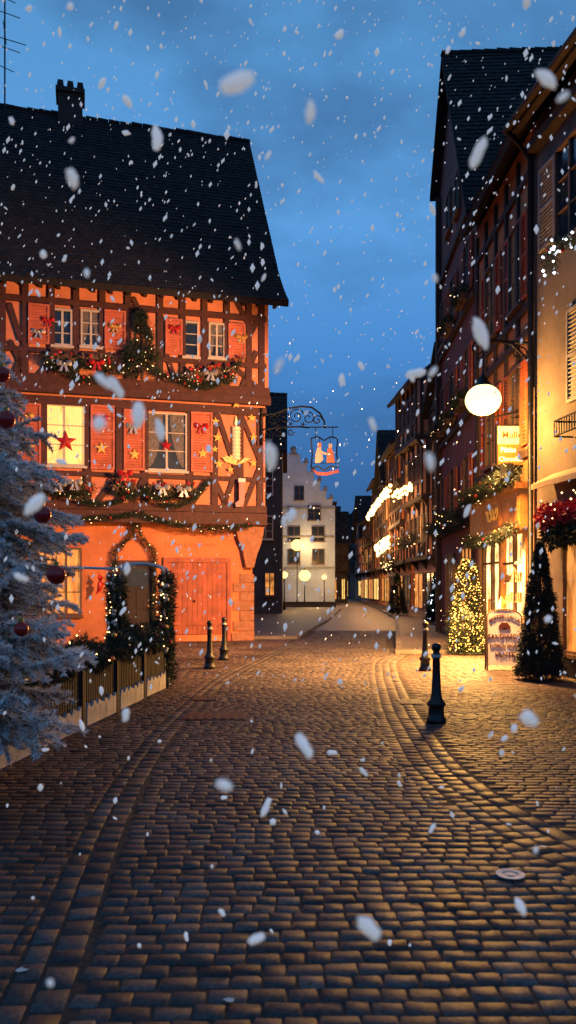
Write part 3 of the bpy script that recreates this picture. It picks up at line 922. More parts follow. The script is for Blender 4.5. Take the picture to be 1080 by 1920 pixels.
def lamp_post(x, y, h, r, label, en):
    root = top("street_lamp", label, "street lamp", (x, y, 0), 0, "lamps in the square")
    m = M(); m.lathe([(.001, 0), (.13, 0), (.11, .3), (.05, .5), (.035, h - r - .3), (.06, h - r - .25), (.04, h - r - .1), (.08, h - r)], n=12); m.obj("pole", iron, root, True)
    m = M(); m.ball((0, 0, h), r, 16, 10); m.obj("lamp_globe", lampF, root, True)
    m = M(); m.lathe([(r * .35, r * .95), (r * .2, r * 1.08), (.02, r * 1.2)], (0, 0, h), 12); m.obj("lamp_cap", iron, root, True)
    if en:
        l = bpy.data.lights.new("street_lamp_light", 'POINT'); l.energy = en; l.color = (1, .58, .22); l.shadow_soft_size = .3
        o = bpy.data.objects.new("street_lamp_light", l); COL.objects.link(o); o.location = (x + r + .35, y + .5, h)
lamp_post((557 - 540) / F * 73, 73, EYE + 78 / F * 73, .52, "lit street lamp on a post before the pale building", 260)
lamp_post((571 - 540) / F * 70, 70, EYE + 21 / F * 70, .50, "low lit lamp at the edge of the square", 300)
lamp_post((533 - 540) / F * 56, 56, EYE + 22 / F * 56, .24, "small lit lamp beside the dark building", 160)
lamp_post((608 - 540) / F * 72, 72, EYE + 18 / F * 72, .22, "small lit lamp down the street", 120)

# ------------------------------------------------------------------ right side : street houses
HR = Wall("corner_house", "greige plastered house with louvred shutters and awning", "house", (6.33, 8.0), (5.1, 16.6))
m = M(); m.prism_yz([(0, -.05), (0, 11.3), (-4, 15.8), (-8, 11.3), (-8, -.05)], 0, HR.L - .003); m.obj("wall", plR, HR.root)
roof(HR, [(.55, 11.15), (-4, 16.2)], -.2, HR.L, tileR, .2, .22)
m = M(); m.box(0, HR.L, .4, .55, 10.98, 11.12); m.tube([(0, .62, 11.1), (HR.L, .62, 11.1)], .08, 8)
m.box(0, HR.L, 0, .22, 10.6, 10.8); m.obj("gutter", timD, HR.root)
m = M(); m.tube([(HR.L - .1, .6, 11.05), (HR.L - .1, .12, 10.5), (HR.L - .1, .12, .1)], .06, 8); m.obj("downpipe", iron, HR.root, True)
Lr = HR.L
sh_uv(HR, 1013, 1043, 305, 462, .03, shG)
xa = HR.at(1047, 380)[0]
window(HR, xa - 1.0, 8.3, .95, 1.8, 0, fm=frameB, rows=3)
xb = HR.at(1068, 680)[0]
shutter(HR, xb - .55, 5.15, .55, 1.75, .03, shG)
window(HR, xb - 1.6, 5.2, .95, 1.65, 0, fm=frameW, rows=3)
xc = HR.at(1036, 960)[0]
m = M(); z = 3.72
m.prism_yz([(0, z + .2), (.45, z - .02), (.45, z - .12), (.41, z - .12), (.41, z - .04), (0, z + .12)], xc - 3.0, xc)
m.obj("awning", stuccoAw, HR.root)
window(HR, xc - 2.2, .5, 1.6, 2.4, 0, fm=frameB, lit=winDim, cols=3, rows=1)
m = M(); m.box(Lr - 3.9, Lr - .3, .0, .05, .0, .45); m.obj("plinth", plK, HR.root)
m = M(); needles_path(m, [HR.world(xc - 2.2, .3, 3.1), HR.world(xc - .4, .3, 3.0)], .28, 2400, .09, .06)
fb = m.obj("flower_basket", flowR, label="mass of red flowers hanging under the awning", cat="flowers")
m = M(); needles_path(m, [HR.world(xc - 2.2, .25, 2.75), HR.world(xc - .4, .25, 2.65)], .28, 1400, .12, .05)
m.obj("leaves", green, fb)
m = M(); m.octs([HR.world(R.uniform(xc - 2.2, xc - .4), .6, R.uniform(2.8, 3.4)) for i in range(10)], .02); m.obj("fairy_lights", bulb, fb, kind="stuff")
x, z = HR.at(1066, 812, .3)
m = M()
for zz in (z, z + .28): m.tube([HR.world(x + .35, 0.02, zz), HR.world(x + .35, .4, zz), HR.world(x - .7, .4, zz), HR.world(x - .7, .02, zz)], .018, 5)
for i in range(12): m.tube([HR.world(x + .35 - i * .095, .4, z), HR.world(x + .35 - i * .095, .4, z + .28)], .01, 4)
m.obj("window_rail", iron, label="small black iron rail below a window", cat="railing")
x, z = HR.at(1045, 482, .3)
garland("fir_garland", "fir branch with bright white star lights", [HR.world(x + .35, .3, z - .1), HR.world(x, .4, z + .15), HR.world(x - .5, .35, z + .1), HR.world(x - .9, .3, z - .1)], .17, 1100, 26, bulbW, .09, baubles=5, bulb_r=.028)

HS = Wall("shop_house", "brown plastered pastry shop house with glowing window and fascia", "house", (5.1, 16.603), (5.1, 21.6))
m = M(); m.prism_yz([(0, -.05), (0, 11.3), (-4, 15.6), (-8, 11.3), (-8, -.05)], 0, HS.L - .003); m.obj("wall", plS, HS.root)
roof(HS, [(.5, 11.15), (-4, 16.0)], 0, HS.L - .01, tileR, .2, .22)
Ls = HS.L
for z in (4.75, 7.9):
    for x in (.75, 2.9):
        window(HS, x, z, .85, 1.75, 0, fm=frameB, rows=3, glass=glassB)
        shutter(HS, x - .5, z - .03, .44, 1.82, .03, doorM); shutter(HS, x + .91, z - .03, .44, 1.82, .03, doorM)
m = M()
for i in range(6): m.box(i * .95, i * .95 + .13, 0, .07, 3.9, 11.0)
for z in (4.45, 7.0, 7.55, 10.3): m.box(0, Ls - .01, 0, .075, z, z + .15)
m.obj("timber_frame", timD, HS.root)
m = M()
m.box(0.05, 4.6, 0, .28, 3.02, 3.75); m.box(0, 4.65, 0, .38, 3.75, 3.88); m.box(0, 4.65, 0, .34, 2.92, 3.02)
for x in (.05, 1.95, 3.9): m.box(x, x + .22, 0, .16, 0, 2.92)
for x0_, x1_ in ((.15, 1.5), (1.6, 3.1), (3.2, 4.5)):
    m.box(x0_, x1_, .28, .30, 3.08, 3.12); m.box(x0_, x1_, .28, .30, 3.65, 3.69); m.box(x0_, x0_ + .04, .28, .30, 3.12, 3.65); m.box(x1_ - .04, x1_, .28, .30, 3.12, 3.65)
fo = m.obj("fascia", fasc, HS.root)
m = M()
def fl(cx, s, ph): return [(cx + s * (.16 * math.cos(t_) + .05 * t_), .31, 3.38 + .13 * math.sin(t_ + ph)) for t_ in np.linspace(0, 5.5, 22)]
for cx_, s_, p_ in ((1.7, 1, 0), (2.0, .8, 1.2), (2.25, .9, .3), (2.5, .7, 2)): m.tube(fl(cx_, s_, p_), .018, 5)
m.obj("script_flourish", goldS, fo)
m = M(); m.box(.3, 1.95, .01, .03, .45, 2.85)
w1 = m.obj("shop_window", shopLit, HS.root)
m = M(); m.box(.27, .33, .03, .12, .42, 2.88); m.box(1.08, 1.14, .03, .12, .42, 2.88); m.box(.27, 1.95, .03, .12, .36, .45); m.box(.27, 1.95, .03, .12, 2.2, 2.25)
m.obj("frame", frameB, w1)
m = M()
for zz in (.9, 1.35, 1.8):
    m.box(.36, 1.9, .035, .1, zz, zz + .025)
    for i in range(11):
        xx = .42 + i * .135; h = R.uniform(.08, .22); m.box(xx, xx + R.uniform(.05, .1), .04, .09, zz + .025, zz + .025 + h)
m.obj("shelf", mat("pastries", (.4, .2, .08), .7, .5, 9, .2), w1)
m = M(); m.box(2.2, 3.88, .01, .03, .1, 2.85)
w1 = m.obj("shop_door", shopLit, HS.root)
m = M(); m.box(2.18, 2.26, .03, .12, 0, 2.88); m.box(2.98, 3.06, .03, .12, 0, 2.88); m.box(3.82, 3.9, .03, .12, 0, 2.88); m.box(2.2, 3.88, .03, .12, .0, .35); m.box(2.2, 3.88, .03, .12, 2.25, 2.3)
m.obj("frame", frameB, w1)
m = M(); m.box(3.1, 3.13, .12, .17, 1.0, 1.4); m.obj("handle", gold, w1)
garland("fir_garland", "lit fir garland above the shop fascia", swag(HS, 0, 4.05, 4.7, 4.0, .05, .45), .26, 1700, 35, size=.11, baubles=14, group="shop garlands")
garland("fir_garland", "lit fir garland below the shop fascia", swag(HS, 0, 2.95, 4.7, 2.95, .18, .42), .17, 1200, 35, size=.09, baubles=12, group="shop garlands")
m = M(); m.box(-.12, .12, -.1, .15, 0, .32); m.box(-.03, .03, -.3, -.1, .12, .18)
sp = m.obj("loudspeaker", iron, label="small black box fitting on the shop wall", cat="fitting", loc=HS.world(.15, .5, 3.95), rotz=HS.ang)

x, y_ = 5.1, 17.4
hs = top("lit_projecting_sign", "glowing yellow projecting sign of a pastry and chocolate shop", "shop sign", (x, y_, 0))
dx0 = (932 - 540) / F * y_ - x; dx1 = (992 - 540) / F * y_ - x
z0 = EYE + (1100 - 872) / F * y_; z1 = EYE + (1100 - 800) / F * y_; zm = (z0 + z1) / 2 + .03
m = M(); m.box(dx0, dx1, -.05, .05, zm, z1); m.obj("panel", signY, hs)
m = M(); m.box(dx0, dx1, -.05, .05, z0, zm); m.obj("lower_panel", signO, hs)
m = M(); m.box(dx0 - .03, dx0, -.06, .06, z0 - .03, z1 + .03); m.box(dx1, dx1 + .03, -.06, .06, z0 - .03, z1 + .03); m.box(dx0, dx1, -.06, .06, z1, z1 + .03); m.box(dx0, dx1, -.06, .06, z0 - .03, z0); m.obj("frame", iron, hs)
cxs = (dx0 + dx1) / 2
text(hs, "Muller", .2, (cxs, -.056, (z1 + zm) / 2), mat("sign_letter_red", (.4, .06, .01), .6, .1, 5, 0), .004, True, bold=.004)
text(hs, "Pâtisserie", .15, (cxs, -.056, zm - .13), signL, .004, True, bold=.003); text(hs, "Chocolatier", .135, (cxs, -.056, z0 + .12), signL, .004, True, bold=.003)
m = M(); m.tube([(0, 0, z1 + .35), (dx0 - .1, 0, z1 + .2)], .02); m.tube([(0, 0, z1 + .2), (dx0 + .3, 0, z1 + .2)], .015)
for xx in (dx0 + .1, dx1 - .1): m.tube([(xx, 0, z1), (xx, 0, z1 + .26)], .01, 5)
m.obj("bracket", iron, hs)

# main hanging street lantern
lx, ly, lz = 4.05, 16.6, EYE + 350 / F * 16.6
la = top("street_lamp", "glowing street lantern hanging from a scrolled iron wall bracket", "street lamp", (5.1, ly, 0))
m = M()
bz = EYE + 455 / F * 16.6
m.tube([(0, 0, bz - .7), (-.1, 0, bz - .35), (-.45, 0, bz), (-1.05, 0, bz + .12)], .03)
m.tube([(0, 0, bz), (-.5, 0, bz + .05), (-1.2, 0, bz + .05)], .03)
m.tube([(0, 0, bz - .9), (0, 0, bz + .2)], .035)
def sp2(cx, cz, r0, turns, a0, dr, n=18): return [(cx + r0 * (1 - .8 * i / n) * math.cos(a0 + dr * turns * 2 * pi * i / n), 0, cz + r0 * (1 - .8 * i / n) * math.sin(a0 + dr * turns * 2 * pi * i / n)) for i in range(n + 1)]
m.tube(sp2(-1.15, bz - .1, .15, 1.3, pi / 2, 1), .016, 5); m.tube(sp2(-.3, bz - .2, .17, 1.3, 0, 1), .016, 5)
m.tube([(-1.05, 0, bz + .05), (-1.05, 0, lz + .42)], .018)
m.obj("bracket", iron, la, True)
m = M(); m.lathe([(.22, .27), (.17, .32), (.11, .38), (.08, .45), (.05, .5), (.02, .56)], (-1.05, 0, lz), 24); m.obj("lamp_shade", iron, la, True)
m = M(); m.ball((-1.05, 0, lz), .37, 28, 16, sz=.86); m.obj("lamp_globe", lampG, la, True)

T = Wall("tall_gabled_house", "tall dark red plastered house with steep gable and shutters", "house", (5.1, 21.603), (5.45, 28.6))
m = M(); RS = 4.3
m.prism_xz([(0, -.05), (0, 12.2), (RS, 18.7), (T.L, 15.9), (T.L, -.05)], -9, 0); m.obj("wall", plT, T.root)
m = M(); tiles(m, [(.35, 11.7), (-RS, 18.95)], -9, .35, .2, .22)
m.prism_yz([(.35, 11.69), (-RS, 18.94), (-T.L - .25, 15.75), (-T.L - .25, 15.6), (-RS, 18.75), (.35, 11.5)], -9, .35)
x = -9
while x < .3:
    l = min(.4, .35 - x); m.tube([(x, -RS, 18.94), (x + l * .96, -RS, 18.97 + R.uniform(-.015, .03))], .11, 7); x += .4
ro = m.obj("roof", tileR, T.root); ro.rotation_euler[2] = pi / 2
for z in (3.9, 7.0, 10.0):
    for x in (.9, 3.5, 5.6):
        window(T, x, z, .8, 1.5, 0, fm=frameB, rows=3)
        shutter(T, x - .46, z, .4, 1.5, .03, doorM); shutter(T, x + .86, z, .4, 1.5, .03, doorM)
window(T, 2.6, 13.2, .7, 1.2, 0, fm=frameB)
window(T, 4.4, 13.4, .7, 1.2, 0, fm=frameB)
m = M()
for z in (3.4, 6.5, 9.6, 12.3): m.box(0, T.L, 0, .12, z, z + .16)
m.box(T.L - .25, T.L, 0, .18, 0, 15.5); m.obj("string_course", timD, T.root)
window(T, .4, .4, 1.9, 2.4, 0, fm=frameB, lit=winDim, rows=1, cols=3); window(T, 3.6, .4, 1.6, 2.3, 0, fm=frameB, glass=glassB, rows=1, cols=2)
for z, xs in ((10.0, (.9, 3.5)), (7.0, (.9, 3.5, 5.6)), (3.9, (3.5,))):
    for x in xs:
        r = top("window_box", "window box of dark fir sprigs with small lights", "window box", T.world(x + .4, .22, z - .2), T.ang, "window boxes on the tall house")
        m = M(); m.prism_yz([(-.15, -.02), (.1, -.02), (.14, .18), (-.15, .18)], -.5, .5); m.obj("box", frameB, r)
        m = M(); needles_path(m, [(-.5, .05, .2), (.5, .05, .15)], .25, 1300, .11, .03); m.obj("fir_sprigs", green, r)
        m = M(); m.octs([(R.uniform(-.5, .5), R.uniform(.2, .3), R.uniform(-.05, .35)) for i in range(3)], .015); m.obj("fairy_lights", bulb if z > 5 else bulbH, r, kind="stuff")
garland("fir_garland", "lit fir garland along the first floor of the tall house", swag(T, .2, 3.7, 6.8, 3.7, .1, .35), .26, 1300, 16, size=.12, baubles=16, group="shop garlands")

def far_house(name, label, o, p2, depth, ze, zr, wm, jf=.22, nbay=6, floors=4, tw=.4, off=0, gable=False, lits=.15):
    W = Wall(name, label, "house", o, p2); L = W.L - .004
    fh = (ze - 3.4) / (floors - 1)
    def of(f): return -jf * (floors - 2 - f) if f >= 0 else -jf * (floors - 2) - .45
    m = M(); m.box(0, L, -depth, of(-1), -.05, 3.4)
    for f in range(floors - 1):
        m.box(0, L, -depth, of(f), 3.4 + fh * f, 3.4 + fh * (f + 1))
    if gable: m.prism_xz([(0, ze), (L / 2, zr), (L, ze)], -depth, -.02)
    else: m.prism_yz([(0, ze), (-depth / 2, zr), (-depth, ze)], 0, L)
    m.obj("wall", wm, W.root)
    if gable:
        m = M(); tiles(m, [(.35, ze - .4), (-L / 2, zr + .1)], -depth, .45, tw, .38)
        m.prism_yz([(.35, ze - .41), (-L / 2, zr + .09), (-L - .35, ze - .41), (-L - .35, ze - .6), (-L / 2, zr - .1), (.35, ze - .6)], -depth, .45)
        r_ = m.obj("roof", tile, W.root); r_.rotation_euler[2] = pi / 2
    else:
        r_ = roof(W, [(.6, ze - .25), (-.3, ze + .4), (-depth / 2, zr + .25)], -.3, L + .2, tile, tw, .38)
        c = M(); c.box(L * .6, L * .6 + .6, -depth * .45, -depth * .45 + .6, zr - 1, zr + 1.2); c.box(L * .6 - .06, L * .6 + .66, -depth * .45 - .06, -depth * .45 + .66, zr + 1.2, zr + 1.35); c.obj("chimney", brick, r_)
    t = M(); bw = L / nbay
    xsb = [min(L - .08, max(.08, i * bw + (R.uniform(-.12, .12) if 0 < i < nbay else 0))) for i in range(nbay + 1)]
    for f in range(floors):
        z = 3.4 + fh * f; q = of(min(f, floors - 2)); qp = of(f - 1)
        t.box(-.03, L, qp if f < floors - 1 else 0, q + .12, z - .12, z + .14)
        if f < floors - 1:
            t.box(0, L, q, q + .09, z + .9, z + 1.02)
            for x in xsb: t.box(x - .09, x + .09, q, q + .1, z + .14, z + fh - .12)
            for i in range(nbay):
                k = R.random()
                if i in (0, nbay - 1) or k < .35:
                    zb = z + fh - .15 if i in (0, nbay - 1) else z + .9
                    a, b = (xsb[i] + .1, z + .15), (xsb[i + 1] - .1, zb)
                    if k < .5: a, b = (a[0], b[1]), (b[0], a[1])
                    t.beam(a, b, .14, q, q + .08)
            for x in xsb[::2]: t.prism_yz([(qp, z - .7), (qp, z - .13), (q + .05, z - .13)], x - .07, x + .07)
    if gable:
        t.box(L / 2 - .09, L / 2 + .09, -.02, .06, ze, zr - .3); t.box(L * .22, L * .78, -.02, .061, ze + (zr - ze) * .45, ze + (zr - ze) * .45 + .16)
        t.beam((.2, ze + .15), (L / 2, zr - .1), .2, -.02, .05); t.beam((L - .2, ze + .15), (L / 2, zr - .1), .2, -.02, .05)
    for f in range(floors):
        z = 3.4 + fh * f; t.box(-.1, -.031, -depth, of(min(f, floors - 2)), z - .12, z + .14)
        if f < floors - 1:
            k = of(f) - .25
            while k > -depth:
                t.box(-.09, -.001, k - .09, k + .09, z + .14, z + fh - .12); k -= 1.1
    t.obj("timber_frame", timD, W.root)
    for f in range(floors - 1):
        z = 3.4 + fh * f + 1.1; q = of(f)
        for i in range(nbay):
            if R.random() < .6:
                lit = winDim if R.random() < lits else None
                a, b = xsb[i] + .2, xsb[i + 1] - .2
                window(W, a, z, b - a, min(1.4, fh - 1.5), q, fm=frameB, rows=2, lit=lit, sill=False)
    ng = max(2, nbay // 2)
    for i in range(ng):
        bw2 = L / ng
        window(W, i * bw2 + .3, .4, bw2 - .6, 2.1, of(-1), fm=frameB, rows=1, lit=winLit if (i + off) % 3 == 0 else (winDim if i % 2 else glassB), sill=False)
    return W
H3 = far_house("half_timbered_house", "tall jettied half-timbered house with gable over the street", (8.35, 39.5), (8.05, 45.4), 8, 11.6, 14.6, plH, nbay=4, gable=True)
H3b = far_house("half_timbered_house", "projecting half-timbered house with overhanging upper floors and brackets", (7.35, 45.5), (7.0, 51.5), 8, 13.6, 16.6, plH3, nbay=5, jf=.34, off=1)
H4 = far_house("half_timbered_house", "orange half-timbered house with festoon lights along its front", (7.45, 54), (7.65, 62.5), 8, 11.6, 14.6, plH2, nbay=5, off=1, floors=4)
H4b = far_house("half_timbered_house", "orange gabled house with bright icicle lights", (7.65, 62.6), (7.85, 69), 8, 10.2, 14.5, plH4, nbay=4, off=1, gable=True, floors=3)
H4c = far_house("half_timbered_house", "low orange half-timbered house with lit windows", (7.85, 69.1), (8.15, 77), 8, 11.2, 14.4, plH2, nbay=4, off=0, floors=4)
H5 = far_house("half_timbered_house", "narrow half-timbered house with steep roof down the street", (8.5, 80), (8.3, 89), 8, 8.8, 13, plH, nbay=5, floors=3)
H5b = far_house("half_timbered_house", "gabled half-timbered house far down the street", (8.3, 89.1), (8.2, 97), 8, 7.6, 12.2, plH3, nbay=4, floors=3, gable=True)
H6 = far_house("half_timbered_house", "small steep-roofed house closing the street", (13.5, 118), (6.8, 118), 8, 8, 13.5, plH4, nbay=4, floors=3, gable=True)
H7 = far_house("grey_house", "dark grey-roofed house at the far end", (8.3, 108), (5.7, 108.5), 7, 7.2, 11.5, plK, nbay=2, floors=3)
H8 = far_house("grey_house", "plain dark house beyond the pale gabled building", (6.3, 84), (4.5, 84), 6, 6.5, 9.5, plK, nbay=2, floors=3)

def icicles(W, x0, x1, z, out, n, label, rr=.06, drop=.5):
    m = M()
    nn = 16
    cable = []
    for i in range(nn + 1):
        tt = i / nn; cable.append(W.world(x0 + (x1 - x0) * tt, out, z - .12 * abs(math.sin(tt * pi * 3))))
    m.tube(cable, .015, 4); g = m.obj("festoon_lights", iron, label=label, cat="festoon lights", group="festoon lights")
    b = M()
    for i in range(n):
        tt = R.random(); p = W.world(x0 + (x1 - x0) * tt, out + R.uniform(-.1, .1), z - .12 * abs(math.sin(tt * pi * 3)) - drop * R.random() ** 2)
        b.ball(p, rr * R.uniform(.6, 1.3), 6, 4)
    b.obj("bulbs", festB, g, True, kind="stuff")
icicles(H4, 0, H4.L, 8.6, .6, 80, "bright string of warm bulbs along the eaves", .10)
icicles(H4b, 0, H4b.L, 8.7, .5, 60, "bright string of warm bulbs along the eaves", .10)
icicles(H4c, 0, H4c.L, 8.6, .5, 60, "bright string of warm bulbs along the eaves", .10)
icicles(H4, 3, H4.L, 5.3, .4, 70, "bright string of warm bulbs above shop windows", .10, .8)
icicles(H4b, 0, 5, 5.2, .4, 50, "bright string of warm bulbs above shop windows", .10, .8)
icicles(H3b, 0, H3b.L, 7.7, .3, 60, "bright string of warm bulbs across the house front", .07)
garland("fir_garland", "lit garland along the jetty of the half-timbered house", swag(H3, .2, 5.1, H3.L - .2, 5.0, .3, .3), .4, 500, 14, size=.2, baubles=14, bulb_r=.03, group="shop garlands")
garland("fir_garland", "lit garland along the jetty of the dark timbered house", swag(H3b, .2, 4.6, H3b.L - .2, 4.6, .3, .1), .4, 500, 14, size=.2, baubles=14, bulb_r=.03, group="shop garlands")
garland("fir_garland", "lit garland along the front of the orange house", swag(H4, .2, 3.5, H4.L, 3.5, .3, .3), .3, 300, 30, size=.22, bulb_r=.05, group="shop garlands")

shell_tree("christmas_tree", "dark clipped conifer in a tub beside the shop sign", (4.60, 14.6, 0), 2.5, .36, 1000, 45, .045, .018, greenD, 0, bulb, lob=.045, power=.72)
shell_tree("christmas_tree", "conifer wrapped in dense golden fairy lights", (4.5, 20.1, 0), 2.4, .36, 500, 35, .06, .02, green, 620, bulbH, br_=.015, lob=.09, power=.33)
shell_tree("christmas_tree", "small dark fir with cool white lights on the pavement", (6.5, 35, .1), 2.2, .4, 400, 30, .1, .03, greenD, 60, bulbW, br_=.028, lob=.07)
shell_tree("christmas_tree", "dark clipped conifer standing down the street", (6.3, 46, .1), 2.3, .45, 300, 30, .1, .03, greenD, 0, bulbW, lob=.07, power=.6)

# sandwich board with arched top
sb = top("sandwich_board", "white A-frame pavement sign advertising sandwiches", "sign board", (4.40, 16.3, 0), -.1)
m = M(); tl = .12
def tilt(mesh, sg, k0):
    for i in range(k0, len(mesh.v)):
        v = Vector(mesh.v[i]) - Vector((0, 0, 1.2)); v = Matrix.Rotation(-tl * sg, 3, 'X') @ v; mesh.v[i] = tuple(v + Vector((0, 0, 1.2)))
arch = [(-.33, .1), (.33, .1), (.33, 1.08)] + [(.33 * math.cos(a), 1.08 + .14 * math.sin(a)) for a in np.linspace(.2, pi - .2, 9)] + [(-.33, 1.08)]
for sg in (-1, 1):
    k0 = len(m.v); m.prism_xz(arch, -.013, .013); tilt(m, sg, k0)
m.obj("board", signB, sb)
m = M()
for sg in (-1, 1):
    k0 = len(m.v)
    for x in (-.365, .335): m.box(x, x + .03, -.02, .02, 0, 1.08)
    pts = [(.35 * math.cos(a), 0, 1.08 + .16 * math.sin(a)) for a in np.linspace(0, pi, 13)]; m.tube(pts, .017, 6); tilt(m, sg, k0)
m.obj("frame", frameB, sb)
yy_ = lambda z: -math.tan(tl) * (1.2 - z) - .022
word = "BRETZELLALLE"      # lettering set on a shallow arch
for i, ch in enumerate(word):
    a = (i - (len(word) - 1) / 2) * .105
    z = 1.10 - .55 * (1 - math.cos(a)); xx = .50 * math.sin(a)
    o = text(sb, ch, .09, (xx, yy_(z), z), signT, .004, True, bold=.003); o.rotation_euler[0] = -tl; o.rotation_euler[1] = a
for s_, sz, z in (("SANDWICH", .145, .68), ("BOISSON FROIDE", .076, .50), ("VENTE", .13, .32)):
    o = text(sb, s_, sz, (0, yy_(z), z), signT, .004, True, bold=.003, sx=.85 if s_ == "SANDWICH" else 1); o.rotation_euler[0] = -tl
m = M(); m.prism_xz([(-.1, -.06), (.1, -.06), (.12, .0), (.06, .08), (-.06, .08), (-.12, 0)], -.004, .004); m.prism_xz([(-.03, -.02), (.03, -.02), (.03, .04), (-.03, .04)], -.008, -.004)
o = m.obj("bread_emblem", signT, sb); o.location = (0, yy_(.89), .89); o.rotation_euler[0] = -tl

prof = [(.001, 0), (.125, 0), (.125, .05), (.1, .08), (.095, .2), (.115, .22), (.115, .25), (.08, .29), (.062, .36), (.05, .62), (.046, .8), (.06, .82), (.06, .85), (.04, .87), (.042, .9), (.058, .92), (.06, .95), (.045, .985), (.001, 1.0)]
b0 = top("bollard", "black cast-iron bollard with pale band on the pavement edge", "bollard", (0, 0, 0), 0, "bollards beside the roadway")
m = M(); m.lathe(prof, n=20); m.obj("post", ironG, b0, True)
m = M(); m.lathe([(.061, .815), (.063, .82), (.063, .85), (.061, .855)], n=20); m.obj("band", band, b0, True)
bp_ = [((818 - 540) / F * 10.0, 10.0), ((797 - 540) / F * 16.2, 16.2), ((393 - 540) / F * 16.6, 16.6), ((420 - 540) / F * 18.6, 18.6)]
b0.location = (*bp_[0], 0)
for p in bp_[1:]: dup(b0, loc=(*p, 0))

def drain(u, v, w, l):
    d = 1.7 * F / (v - 1100); x = (u - 540) / F * d
    m = M(); m.box(-w / 2, w / 2, -l / 2, l / 2, -.01, .008)
    for i in range(7):
        xx = -w / 2 + w * (i + .5) / 7; m.box(xx - w / 28, xx + w / 28, -l * .4, l * .4, .008, .014)
    m.obj("drain_cover", conc, label="dark iron drain grating set in the paving", cat="drain cover", group="drain covers", loc=(x, d, 0))
drain(385, 1310, .38, .5); drain(405, 1343, .8, .6); drain(768, 1316, .35, .5)
d = 1.7 * F / (1643 - 1100)
m = M(); m.lathe([(.05, .012), (.085, .014), (.085, .008), (.001, .008)], n=20); m.lathe([(.001, .013), (.03, .013)], n=12)
m.obj("survey_marker", white, label="small pale round metal marker set in the setts", cat="marker", loc=((957 - 540) / F * d, d, .002))
for (u, v) in [(235, 1470), (575, 1322), (1020, 1590), (40, 1822), (430, 1880)]:
    d = 1.7 * F / (v - 1100); m = M(); n = 7
    m.face([(.03 * math.cos(i * 2 * pi / n) * R.uniform(.5, 1.3), .02 * math.sin(i * 2 * pi / n) * R.uniform(.5, 1.3), .002 * R.random()) for i in range(n)])
    m.obj("paper_scrap", white, label="tiny pale scrap lying on the setts", cat="scrap", group="scraps on the paving", loc=((u - 540) / F * d, d, .01))

# ------------------------------------------------------------------ fence and arch
FA = Vector((-2.72, 6.9)); FB = Vector((-2.06, 13.3))
fd = (FB - FA); fl_ = fd.length; fd.normalize(); fang = math.atan2(fd.y, fd.x)
npan = 5; pl = fl_ / npan
mat_p = mat("picket_brown", (.026, .014, .011), .8, .4, 8, .3)
first = None
for i in range(npan):
    p = FA + fd * (pl * i)
    if first is None:
        r = top("picket_fence", "dark picket fence panel with snow-crusted base board", "fence", (p.x, p.y, 0), fang, "fence panels around the forecourt")
        m = M()
        n = 15
        for k in range(n):
            x = .12 + (pl - .16) * k / n; w_ = .042
            m.prism_xz([(x, .2), (x + w_, .2), (x + w_, .86), (x + w_ / 2, .93), (x, .86)], -.012, .012)
        m.box(.08, pl, .013, .04, .78, .83); m.obj("pickets", mat_p, r)
        m = M(); m.box(-.05, .05, -.05, .05, 0, 1.0); m.box(-.065, .065, -.065, .065, 1.0, 1.04); m.obj("post", mat_p, r)
        m = M(); n = 18; topz = [.27 + .03 * math.sin(k * 1.9) + R.uniform(-.04, .04) for k in range(n + 1)]
        poly = [(.09, .04)] + [(.09 + (pl - .2) * k / n, topz[k]) for k in range(n + 1)] + [(pl - .11, .03)]
        m.prism_xz(poly, -.055, -.014); m.obj("snowy_board", snowM, r)
        first = r
    else: dup(first, loc=(p.x, p.y, 0), rotz=fang)
def fpt(s, o, z):
    p = FA + fd * s; nrm = Vector((fd.y, -fd.x)); p = p + nrm * o
    return (p.x, p.y, z)
for k in range(npan):
    garland("fir_garland", "fir garland with lights along the fence top", [fpt(pl * k + pl * i / 8, .03, .98 - .2 * math.sin(pi * i / 8)) for i in range(9)], .19, 2800, 6, size=.08, group="fence garlands", baubles=9)
ax0, ax1, ay = (213 - 540) / F * 13.4, (308 - 540) / F * 13.4, 13.4
ar = top("garland_arch", "white metal entrance arch wound with lit fir garland", "arch", ((ax0 + ax1) / 2, ay, 0))
hw = (ax1 - ax0) / 2
m = M()
path = [(-hw, 0, 0), (-hw, 0, 1.9)] + [(hw * -math.cos(pi * i / 8), 0, 1.95 + .14 * math.sin(pi * i / 8)) for i in range(1, 8)] + [(hw, 0, 1.9), (hw, 0, 0)]
m.tube(path, .025, 6); m.tube([(p[0], .5, p[2]) for p in path], .025, 6)
m.tube([(-hw, 0, 2.0), (-hw - .6, 0, 2.02), (-hw - 1.3, .1, 1.9)], .025, 6)
m.obj("frame", white, ar, True)
m = M()
for yv in (0, .5):
    needles_path(m, [(-hw, yv, .1), (-hw, yv, 1.85)], .14, 1800, .08, .02); needles_path(m, [(hw, yv, .1), (hw, yv, 1.9)], .14, 1800, .08, .02)
needles_path(m, [(-hw, 0, 1.1), (0, 0, .95), (hw, 0, 1.1)], .13, 1500, .08, .02)
m.obj("fir_garland", green, ar)
m = M(); m.octs([(sg * hw + R.uniform(-.12, .12), R.uniform(-.17, -.08), R.uniform(.1, 2.0)) for sg in (-1, 1) for i in range(18)], .014); m.obj("fairy_lights", bulb, ar, kind="stuff")
m = M()
for sg in (-1, 1):
    for i in range(12): m.ball((sg * hw + R.uniform(-.08, .08), -.13, R.uniform(.3, 1.9)), .035, 8, 6)
m.obj("baubles", silver, ar, True, kind="stuff")
x, z = A.at(186, 1100, .2)
m = M(); pth = [(0, 0, .35), (.04, 0, .25), (.05, 0, .1), (0, 0, -.1), (-.1, 0, -.25)]
